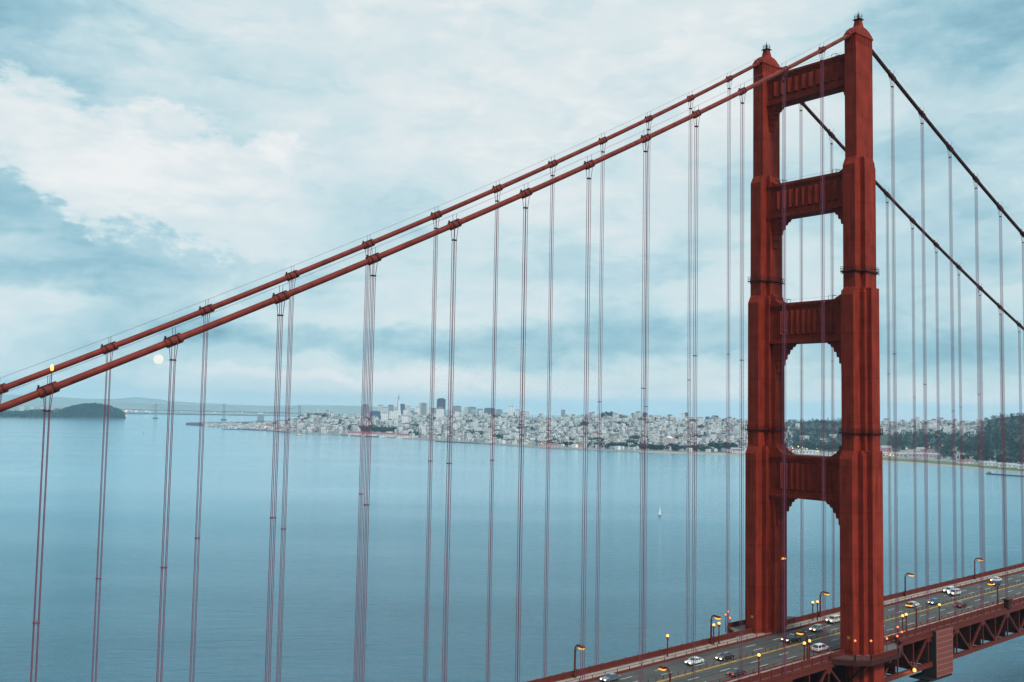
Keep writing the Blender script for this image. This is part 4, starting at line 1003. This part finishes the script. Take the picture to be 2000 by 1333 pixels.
T_ = [  # x0, x1, ytop, D, facade, label
 (708, 719, 790, 7300, 'grey', 'greyish slab tower behind the leftmost pair of close rope sets'),
 (724, 743, 803, 6300, 'blue', 'wide low dark blue block at the left end of downtown'),
 (738, 749, 791, 7500, 'pale', 'pale tower rising behind the wide dark blue block'),
 (744, 759, 796, 7100, 'pale', 'broad pale block right of the wide dark blue block'),
 (745, 758, 806, 5900, 'white', 'white apartment block in front of the wide dark blue block'),
 (758, 769, 791, 7400, 'grey', 'grey flat-topped tower left of the white pyramid spire'),
 (761, 770, 802, 6000, 'white', 'white apartment tower below the grey tower, left one of a pair'),
 (769, 779, 800, 6100, 'white', 'white apartment tower directly below the pyramid spire'),
 (781, 791, 789, 7300, 'blue', 'blue glass tower right of the white pyramid spire'),
 (788, 796, 800, 6500, 'white', 'small white tower in front of the blue glass tower'),
 (793, 802, 793, 7100, 'pale', 'pale tower with dark stripe right of the blue glass tower'),
 (802, 808, 802, 6800, 'grey', 'small grey block halfway between the pyramid and the widest tower'),
 (811, 820, 795, 6700, 'white', 'white block at the left of the pale twin tower group'),
 (818, 835, 787, 7400, 'pale', 'broad pale tower with pinkish top, left of the big dark tower'),
 (822, 833, 789, 7250, 'grey', 'grey tower front joined to the broad pale tower'),
 (836, 842, 797, 7000, 'white', 'narrow white block left of the rope set by the big dark tower'),
 (843, 852, 797, 7200, 'grey', 'grey block just left of the big dark tower'),
 (884, 901, 793, 7200, 'grey', 'wide grey tower right of the big dark tower'),
 (889, 897, 803, 6000, 'white', 'small white block with peaked top in front of the wide grey tower'),
 (907, 916, 796, 7400, 'pale', 'pale block left in the row right of downtown'),
 (914, 930, 795, 7300, 'grey', 'wide grey block in the row right of downtown'),
 (932, 944, 799, 7200, 'grey', 'grey block behind a small white front, right of downtown'),
 (936, 943, 801, 6300, 'white', 'small white front below a grey block, right of downtown'),
 (946, 966, 797, 7300, 'dark', 'dark wide office block right of downtown, crossed by a rope set'),
 (968, 981, 800, 7200, 'grey', 'low grey block left of the slender white pair'),
 (993, 997.8, 793, 6500, 'white', 'left one of two slender white towers standing together'),
 (998.8, 1003.5, 793, 6500, 'white', 'right one of two slender white towers standing together'),
 (1006, 1015, 800, 6800, 'pale', 'pale stepped block right of the slender white pair'),
 (1016, 1023, 806, 6600, 'pale', 'low pale block beside the rope set right of the slender white pair'),
 (1024, 1034, 804, 6900, 'pale', 'pale block right of the rope set beyond the slender white pair'),
 (1000, 1014, 815, 5700, 'pink', 'long low pink building on the ridge below the slender white pair'),
 (1128, 1142, 812, 6200, 'pale', 'broad pale building on the ridge left of the pink tower'),
 (1150, 1159, 806, 6100, 'pink', 'pink brick tower on the ridge left of the small park hilltop'),
 (1255, 1264, 806, 5700, 'brown', 'dark brown tower on the ridge behind two close rope sets'),
 (1276, 1292, 812, 5900, 'pale', 'broad pale building on the ridge right of the dark brown tower'),
 (1304, 1307.5, 810, 5800, 'pink', 'left one of two narrow pinkish towers on the ridge'),
 (1308.5, 1312, 810, 5800, 'white', 'right one of two narrow towers on the ridge, whiter'),
 (1330, 1338, 808, 5900, 'white', 'white tower left of the far rope set left of the tower'),
 (1337, 1344, 806, 6100, 'dark', 'dark topped tower behind the white tower on the ridge'),
 (1337, 1346, 815, 5500, 'white', 'white block in front of the dark topped tower'),
 (1361, 1373, 815, 5700, 'pale', 'pale flat block left of the two blue towers'),
 (1378, 1386, 814, 5700, 'blue', 'smaller of two blue towers on the ridge left of the bridge tower'),
 (1391, 1403, 812, 5750, 'dark', 'larger blue-grey tower on the ridge left of the bridge tower'),
 (1098, 1104, 824, 5300, 'white', 'white apartment tower below the tall white-capped slab'),
 (1107, 1118, 826, 5200, 'pale', 'pale wide apartment block below the tall white-capped slab'),
 (1176, 1192, 819, 5200, 'white', 'white school block below the small park hilltop'),
 (1211, 1219, 818, 5400, 'brown', 'dark church with twin fronts right of the small park hilltop'),
 (1554, 1562, 826, 4700, 'white', 'white block at the left end of the houses between the tower legs'),
 (786, 798, 812, 5600, 'white', 'bright white block above the trees below the blue glass tower'),
 (846, 858, 822, 5100, 'white', 'white apartment block below the big dark tower, near a rope set'),
 (886, 893, 826, 5000, 'white', 'narrow cream apartment tower right of the rope set below downtown'),
]
for a in T_: block('city_tower', *a)
block('city_tower', 853, 870, 778, 7000, 'brown', 'biggest dark tower of the skyline with stepped shoulders', cap=.1)
block('city_tower', 852.5, 868, 795, 6000, 'white', 'white stepped apartment block in front of the biggest dark tower', cap=.25)
r = block('city_tower', 1096, 1104, 801, 6300, 'grey', 'tall grey slab with a white cap standing alone on the ridge', cap=.02)
x = r; w = 8/FPX*6300; zt = height(1100, 799, 6300)-r.location.z
MB().box(-w*.5, w*.5, -w*.56, w*.56, zt-6, zt).build('white_cap', FAC['white'], r)
# pyramid spire
def pyramid():
    D = 7000; x, y = at(778.5, D); zt = height(778.5, 769, D); zb = height(778.5, 812, D); h = zt-zb; w = 7.5/FPX*D
    r = empty('pyramid_tower', (x, y, zb), 'slender white pyramid tower with a needle spire in downtown', 'skyscraper')
    MB().frust(0, 0, [(w/2*1.05, w/2*1.05, 0), (w*.14, w*.14, h*.74)]).build('wall', FAC['white'], r)
    MB().frust(0, 0, [(w*.14, w*.14, h*.74), (.4, .4, h)]).build('spire', FAC['grey'], r)
    b = MB(); b.box(-w*.24, w*.24, -w*.06, w*.06, h*.35, h*.68); b.build('wing', FAC['pale'], r)
pyramid()
# fluted hilltop tower
def fluted():
    px = 620.5; D = near_t(px, .95); x, y = at(px, D); zb = land(px, D); zt = height(px, 793, D); h = max(zt-zb, 20); w = 2.4/FPX*D
    r = empty('fluted_tower', (x, y, zb), 'pale round fluted tower on the wooded hilltop at the left of the city', 'tower')
    MB().lathe(0, 0, [(w*.5, -3), (w*.46, h*.82)], 12).build('shaft', FAC['white'], r); MB().lathe(0, 0, [(w*.54, h*.82), (w*.54, h*.95), (w*.4, h*.95), (w*.4, h)], 12).build('crown', FAC['pale'], r)
fluted()
# domed hall
def domed():
    px = 1308; D = near_t(px, .125); x, y = at(px, D); zb = land(px, D); w = 23/FPX*D; zt = height(px, 857, D); h = max(zt-zb, 12)
    r = empty('domed_hall', (x, y, zb), 'large pink hall with a pale dome behind the shoreline grove', 'hall', rz=atan2(bearing(px).y, bearing(px).x))
    MB().box(-w*.25, w*.25, -w/2, w/2, -3, h).build('wall', M_house['pink'], r)
    MB().lathe(0, w*.02, [(w*.3, h), (w*.29, h+w*.06), (w*.24, h+w*.13), (w*.14, h+w*.19), (.5, h+w*.21)], 18).build('dome', M_house['white'], r, True)
domed()
# long low waterfront buildings
def shed(px0, px1, D, h, wall, roof, label, deep=16, skew=0, z=None, cat='shed', group=None):
    a = Vector(at(px0, D) + (0,)); b_ = Vector(at(px1, D+skew) + (0,)); c = (a+b_)/2; ln = (b_-a).length
    zz = land((px0+px1)/2, (D+D+skew)/2) if z is None else z
    r = empty('long_shed', (c.x, c.y, zz), label, cat, group, rz=atan2((b_-a).y, (b_-a).x))
    MB().box(-ln/2, ln/2, -deep/2, deep/2, -3, h).build('wall', wall, r)
    q = MB(); w = deep/2+.8; q.add([(-ln/2-.8,-w,h+.003),(ln/2+.8,-w,h+.003),(ln/2+.8,w,h+.003),(-ln/2-.8,w,h+.003),(-ln/2-.8,0,h+deep*.3),(ln/2+.8,0,h+deep*.3)], [(0,1,5,4),(2,3,4,5),(1,2,5),(3,0,4),(0,3,2,1)]); q.build('roof', roof, r)
    m_ = MB(); n = max(3, int(ln/9))
    for k in range(n):
        xx = -ln/2+(k+.5)*ln/n
        for s_ in (-1, 1): m_.box(xx-1.6, xx+1.6, min(s_*deep/2, s_*(deep/2+.06)), max(s_*deep/2, s_*(deep/2+.06)), h*.3, h*.7)
    m_.build('window', M_pane, r)
    return r
M_brick = mat('roof_rose', (.30, .12, .14), .9, 0, .2, .1)
Hw, Hc, Rr, Rg = M_house['white'], M_house['cream'], M_brick, M_roofs[1]
for (a, b_, dd, l) in ((682, 706, 25, 'red roofed pier shed at the left end of the pier row'), (708, 738, 30, 'red roofed pier shed left of centre in the pier row'), (742, 772, 35, 'red roofed pier shed right of centre in the pier row'), (776, 802, 35, 'red roofed pier shed at the right end of the pier row')):
    shed(a, b_, dist_sea((a+b_)/2, lerp_t(SHORE, (a+b_)/2))+dd, 9, Hc, Rr, l, 26)
shed(521, 536, 5200, 14, M_house['pink'], Rr, 'rose red harbour shed at the left end of the town shore', 34, z=sea(*at(528, 5200))+2)
shed(540, 556, near_t(548, .08), 9, Hc, Rr, 'red roofed harbour building left of the two close rope sets', 26)
shed(568, 582, near_t(575, .10), 10, M_house['pink'], Rr, 'rose harbour building right of the two close rope sets', 26)
shed(590, 616, near_t(603, .07), 9, M_house['pink'], Rr, 'long rose harbour building below the hilltop tower', 26)
shed(1056, 1072, near_t(1064, .035), 7, M_house['tan'], Rr, 'tan waterfront clubhouse in the lit shoreline strip', 18)
shed(1074, 1090, near_t(1082, .035), 8, M_house['pink'], Rr, 'rose waterfront hall right of the tan clubhouse', 18)
shed(1126, 1140, near_t(1133, .06), 8, M_house['tan'], Rr, 'tan building between the waterfront trees and the grove', 18)
for i, (a, b_, t, h, wl, rf, l) in enumerate([(1432, 1456, .115, 9, M_house['pink'], Rg, 'long pink barracks just left of the tower, upper row'), (1428, 1456, .085, 8, Hw, Rg, 'long white barracks just left of the tower, middle row'), (1430, 1456, .055, 7, Hw, Rr, 'long white barracks with red roof just left of the tower, lowest row'), (1382, 1394, .075, 9, Hw, Rg, 'white rounded store left of the barracks rows'),
      (1536, 1556, .10, 8, Hw, Rr, 'white barracks with red roof at the foot of the wooded hill, left'), (1560, 1600, .07, 8, Hw, Rg, 'long white barracks at the foot of the wooded hill, middle'), (1604, 1640, .06, 8, Hw, Rg, 'long white barracks at the foot of the wooded hill, right'),
      (1722, 1740, .20, 9, Hw, Rg, 'white barracks right of the tower, upper row by the woods'), (1718, 1742, .15, 9, M_house['pink'], Rr, 'rose barracks right of the tower, middle row'), (1722, 1770, .075, 10, M_house['tan'], Rg, 'long tan terrace right of the tower close to the shore'), (1774, 1834, .085, 10, M_house['pink'], Rg, 'long pale rose terrace between the rope sets close to the shore'),
      (1797, 1824, .16, 9, M_house['pink'], Rr, 'rose barracks above the long pale rose terrace'), (1790, 1806, .20, 8, Hw, Rg, 'white barracks at the edge of the woods right of the tower'),
      (1870, 1900, .052, 6, Hw, Rr, 'low white boathouse with red roof on the grassy shore'), (1912, 1944, .055, 6, Hw, Rg, 'long low white beach shed, left one of the pair on the grass'), (1948, 1984, .055, 6, Hw, Rg, 'long low white beach shed, right one of the pair on the grass'), (1986, 2030, .055, 5, Hw, Rg, 'low white beach shed cut by the right edge of the picture'),
      (1562, 1580, .40, 9, Hw, Rg, 'white villa row on the middle of the wooded hill, left'), (1602, 1618, .36, 8, Hw, Rg, 'white villa row on the wooded hill, lower right'), (1620, 1634, .46, 9, Hw, Rg, 'white villa row on the wooded hill, upper right')]):
    shed(a, b_, near_t((a+b_)/2, t), h, wl, rf, l, 15)
# breakwaters and dock
def mole(name, tab, label, h=2.5, w=8, cat='breakwater', m=M_quay):
    b = MB(); P = [(at(px, dist_sea(px, py))) for px, py in tab]; R = []
    for i, (x, y) in enumerate(P):
        d = Vector(P[min(i+1, len(P)-1)]) - Vector(P[max(i-1, 0)]); n_ = Vector((-d.y, d.x)).normalized()*w/2; s0 = sea(x, y)
        R.append([(x-n_.x, y-n_.y, s0-2), (x+n_.x, y+n_.y, s0-2), (x+n_.x*.6, y+n_.y*.6, s0+h), (x-n_.x*.6, y-n_.y*.6, s0+h)])
    b.rings(R); return tag(b.build(name, m), label, cat)
mole('breakwater', [(436, 839), (520, 841.5), (600, 844.5), (680, 848)], 'long dark breakwater in front of the harbour at the left of the city')
mole('breakwater', [(668, 850.5), (730, 853.5), (800, 856), (900, 860)], 'dark sea wall along the foot of the red roofed piers')
mole('breakwater', [(853, 863), (960, 868), (1040, 872.5)], 'thin dark breakwater in front of the marina')
mole('low_dock', [(1926, 926), (1960, 929), (2010, 932)], 'long low dark dock floating off the beach at the right edge', 2.2, 9, 'dock')
x, y = at(1933, dist_sea(1933, 926)); tag(MB().frust(0, 0, [(5, 4, 0), (5, 4, 4), (1, 4, 6)]).build('dock_hut', M_house['grey'], loc=(x, y, sea(x, y)+2)), 'small grey hut on the end of the dark dock', 'hut')
# ship beyond the piers
def ship():
    D = dist_sea(510, 823); x, y = at(510, D); w = 13/FPX*D; h = 15.5/FPX*D
    r = empty('moored_ship', (x, y, sea(x, y)), 'tall pale box-shaped ship moored beyond the harbour piers', 'ship', rz=atan2(bearing(510).y, bearing(510).x))
    MB().prism([(-45, -w*.5), (30, -w*.5), (55, 0), (30, w*.5), (-45, w*.5)], 'z', -2, 4).build('hull', M_quay, r)
    MB().box(-40, 25, -w*.46, w*.46, 4.01, h*.86).build('superstructure', FAC['grey'], r); MB().box(-40, 20, -w*.36, w*.42, h*.862, h).build('top_deck', FAC['white'], r)
ship()
# second suspension bridge far away in the bay
def far_bridge():
    m_ = mat('pale_steel', (.22, .27, .30), .6, 0, .1, .05)
    TW = [(305, 789.5, 818), (438, 789, 821), (585.5, 792, 824)]
    pts = []
    r = None
    for i, (px, yt, yb) in enumerate(TW):
        D = dist_sea(px, yb); x, y = at(px, D); zt = height(px, yt, D); pts.append((x, y, zt, sea(x, y)))
    r = empty('far_suspension_bridge', (pts[0][0], pts[0][1], pts[0][3]), 'pale distant suspension bridge over the bay at the left', 'bridge'); o0 = Vector(r.location)
    for (x, y, zt, s0) in pts:
        b = MB()
        for s_ in (-1, 1): b.bar(Vector((x+s_*6, y-s_*3, s0))-o0, Vector((x+s_*5, y-s_*2.5, zt))-o0, 4.5)
        for k in (.45, .62, .8, .97): b.bar(Vector((x-5, y+2.5, s0+(zt-s0)*k))-o0, Vector((x+5, y-2.5, s0+(zt-s0)*k))-o0, 3)
        b.build('bridge_tower', m_, r)
        MB().box(x-o0.x-14, x-o0.x+14, y-o0.y-22, y-o0.y+22, s0-o0.z-2, s0-o0.z+7).build('pier', M_quay, r)
    A = Vector(at(236, dist_sea(236, 816.5)) + (0,))
    line = [Vector((A.x, A.y, 0))] + [Vector((x, y, 0)) for x, y, _, _ in pts]
    line.append(line[-1] + (line[-1]-line[-2])*.35)
    b = MB()
    for p_, q_ in zip(line[:-1], line[1:]): b.bar(Vector((p_.x, p_.y, 62))-o0, Vector((q_.x, q_.y, 60))-o0, 12, 7)
    b.build('deck', m_, r)
    b = MB(); tops = [(line[0].x, line[0].y, 66)] + [(x, y, zt) for x, y, zt, _ in pts] + [(line[-1].x, line[-1].y, 75)]
    for p_, q_ in zip(tops[:-1], tops[1:]):
        p_, q_ = Vector(p_), Vector(q_); sag = 0 if abs(p_.z-q_.z) > 60 else 70
        b.tube([p_.lerp(q_, k/10) - Vector((0, 0, sag*4*(k/10)*(1-k/10))) - o0 for k in range(11)], .9, 5)
    b.build('bridge_cable', m_, r)
far_bridge()
# boats
M_sail = mat('sail_cloth', (.75, .76, .72), .8, 0, .05, .3); M_hull = mat('boat_hull', (.55, .57, .58), .4, 0, .1, .3); M_dkhull = mat('boat_hull_dark', (.06, .07, .10), .4, 0, .1, .3)
def sailboat(px, py, L, label, hull, ang):
    D = dist_sea(px, py); x, y = at(px, D); r = empty('sailboat', (x, y, sea(x, y)), label, 'sailboat', rz=ang)
    MB().rings([[(-L/2, -L*.12, L*.1), (-L/2, L*.12, L*.1), (-L/2, L*.07, -.3), (-L/2, -L*.07, -.3)], [(0, -L*.15, L*.1), (0, L*.15, L*.1), (0, L*.08, -.4), (0, -L*.08, -.4)], [(L/2, -.1, L*.13), (L/2, .1, L*.13), (L*.44, .05, -.2), (L*.44, -.05, -.2)]]).build('hull', hull, r)
    MB().frust(-L*.05, 0, [(L*.2, L*.09, L*.1), (L*.16, L*.07, L*.16)]).build('cabin', M_hull, r)
    MB().tube([(L*.08, 0, 0), (L*.08, 0, L*1.3)], .09, 6).build('mast', M_hull, r)
    s_ = MB(); s_.add([(L*.06, .05, L*.2), (-L*.42, L*.10, L*.2), (L*.06, .05, L*1.28), (L*.06, -.02, L*.2), (-L*.42, L*.07, L*.2), (L*.06, -.02, L*1.28)], [(0,1,2),(3,5,4),(0,2,5,3),(1,4,5,2),(0,3,4,1)]); s_.build('mainsail', M_sail, r)
    s_ = MB(); s_.add([(L*.46, .03, L*.16), (L*.1, L*.08, L*.18), (L*.1, .03, L*1.05), (L*.46, -.03, L*.16), (L*.1, L*.05, L*.18), (L*.1, -.03, L*1.05)], [(0,1,2),(3,5,4),(0,2,5,3),(1,4,5,2),(0,3,4,1)]); s_.build('jib', M_sail, r)
sailboat(1291, 1008, 9.5, 'small white sailboat alone on the water left of the tower', M_dkhull, .5)
sailboat(283.5, 846, 13, 'tiny white sailboat far off in the water at the left', M_hull, 1.9)
def ferry(px, py, L, label, hull):
    D = dist_sea(px, py); x, y = at(px, D); r = empty('ferry', (x, y, sea(x, y)), label, 'ferry', rz=atan2(bearing(px).y, bearing(px).x)+pi/2)
    MB().prism([(-L/2, -L*.1), (L*.35, -L*.12), (L/2, 0), (L*.35, L*.12), (-L/2, L*.1)], 'z', -.5, L*.08).build('hull', hull, r)
    MB().frust(-L*.05, 0, [(L*.38, L*.09, L*.08), (L*.36, L*.085, L*.17), (L*.2, L*.06, L*.17), (L*.18, L*.05, L*.24)]).build('cabin', M_sail, r)
ferry(586, 850.5, 24, 'small white ferry with reddish hull in front of the breakwater', M_brick)
ferry(1231, 888.5, 6, 'tiny dark motorboat off the shoreline grove', M_dkhull)
# lamps already lit along the far shore: slim posts with a glowing head
M_glow = mat('far_lamp_glow', (.9, .6, .2), .4, 0, 0, 1, ((1, .62, .28), 3.5))
M_glowr = mat('far_lamp_glow_warm', (.9, .5, .3), .4, 0, 0, 1, ((1, .42, .22), 2.5))
def far_lamps():
    R = random.Random(9); P = []
    for _ in range(7): P.append((R.uniform(1058, 1155), R.uniform(.008, .05), 'lit lamp on the waterfront strip left of the grove'))
    for _ in range(9): P.append((R.uniform(1368, 1392), R.uniform(.07, .14), 'lit lamp in the glowing cluster left of the tall grove'))
    for _ in range(12): P.append((R.uniform(1540, 1635), R.uniform(.06, .16), 'lit lamp at the foot of the wooded hill between the tower legs'))
    for _ in range(8): P.append((R.uniform(1728, 1745), R.uniform(.04, .07), 'lit lamp on the shore just right of the tower'))
    for _ in range(6): P.append((R.uniform(1760, 1990), R.uniform(.10, .3), 'lit lamp among the dark trees right of the tower'))
    for _ in range(6): P.append((R.uniform(940, 1060), R.uniform(.05, .4), 'lit lamp among the houses below downtown'))
    for _ in range(5): P.append((R.uniform(500, 700), R.uniform(.02, .2), 'lit lamp in the harbour at the left of the city'))
    me = []
    for g in (M_glow, M_glowr):
        b = MB(); b.lathe(0, 0, [(.25, 0), (.15, 9)], 6, 1); b.lathe(0, 0, [(.05, 8.8), (1.1, 9.4), (1.4, 10.4), (1.0, 11.3), (.05, 11.8)], 8); me.append(b.mesh('shore_lamp', [g, M_dark]))
    for px, t, l in P:
        D = near_t(px, t); x, y = at(px, D); o = bpy.data.objects.new('shore_lamp', R.choice(me)); COL.objects.link(o); o.location = (x, y, land(px, D)); s_ = R.uniform(.7, 1.3)*D/3600; o.scale = (s_, s_, s_); tag(o, l, 'street lamp', l+'s')
    for k in range(26):
        px = R.uniform(242, 298) if k < 18 else R.uniform(330, 600); D = 10650; x, y = at(px, D); o = bpy.data.objects.new('shore_lamp', R.choice(me)); COL.objects.link(o); o.location = (x, y, sea(x, y)+R.uniform(2, 14)); s_ = R.uniform(1.6, 3.0); o.scale = (s_, s_, s_)
        tag(o, 'bright dock lamp on the far shore right of the island' if k < 18 else 'faint lamp on the far shore beyond the distant bridge', 'street lamp', 'dock lamps right of the island' if k < 18 else 'lamps beyond the distant bridge')
far_lamps()
# pale high-rise rows on the far shore behind the island
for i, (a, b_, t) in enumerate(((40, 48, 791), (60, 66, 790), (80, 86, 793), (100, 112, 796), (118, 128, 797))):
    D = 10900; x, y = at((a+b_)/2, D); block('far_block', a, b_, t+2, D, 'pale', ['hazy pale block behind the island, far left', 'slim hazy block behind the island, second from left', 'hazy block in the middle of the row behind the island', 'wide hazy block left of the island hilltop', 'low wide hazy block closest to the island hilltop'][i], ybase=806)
# warning light on a cable band stanchion
r = empty('cable_light', (SUSL[11]+.3, -HW, zcab(SUSL[11])+.4), 'small lit amber lamp standing on the nearer cable at the left edge', 'lamp')
MB().tube([(0, 0, 0), (0, 0, 1.9)], .05, 6).build('post', M_dark, r); MB().lathe(0, 0, [(.05, 1.9), (.2, 2.05), (.22, 2.4), (.1, 2.7), (.02, 2.75)], 8).build('lamp_glass', M_globe, r)
# moon
M_moon = mat('moon_face', (.02, .02, .02), 1, 0, .06, 1.6, ((1, .93, .78), 1.05))
DM = 60000; x, y = at(306, DM)
b = MB(); b.lathe(0, 0, [(280*sin(pi*k/24)+.01, -280*cos(pi*k/24)) for k in range(25)], 48)
o = b.build('moon', M_moon, smooth=True, loc=(x, y, height(306, 702, DM))); tag(o, 'pale full moon low in the sky at the left', 'moon')

# ------------------------------------------------------------------ the air
def haze():
    M = bpy.data.materials.new('sea_air'); M.use_nodes = True; nt = M.node_tree; nt.nodes.clear()
    out = nt.nodes.new('ShaderNodeOutputMaterial'); v = nt.nodes.new('ShaderNodeVolumePrincipled')
    v.inputs['Color'].default_value = (.56, .86, 1.0, 1); v.inputs['Density'].default_value = HAZE; v.inputs['Anisotropy'].default_value = 0.0
    nt.links.new(v.outputs[0], out.inputs['Volume'])
    b = MB(); b.box(-29500, 29500, -29500, 29500, sea(28500, 0)-10, 420); struct(b.build('haze', M), 'stuff')
HAZE = 4.0e-5
haze()
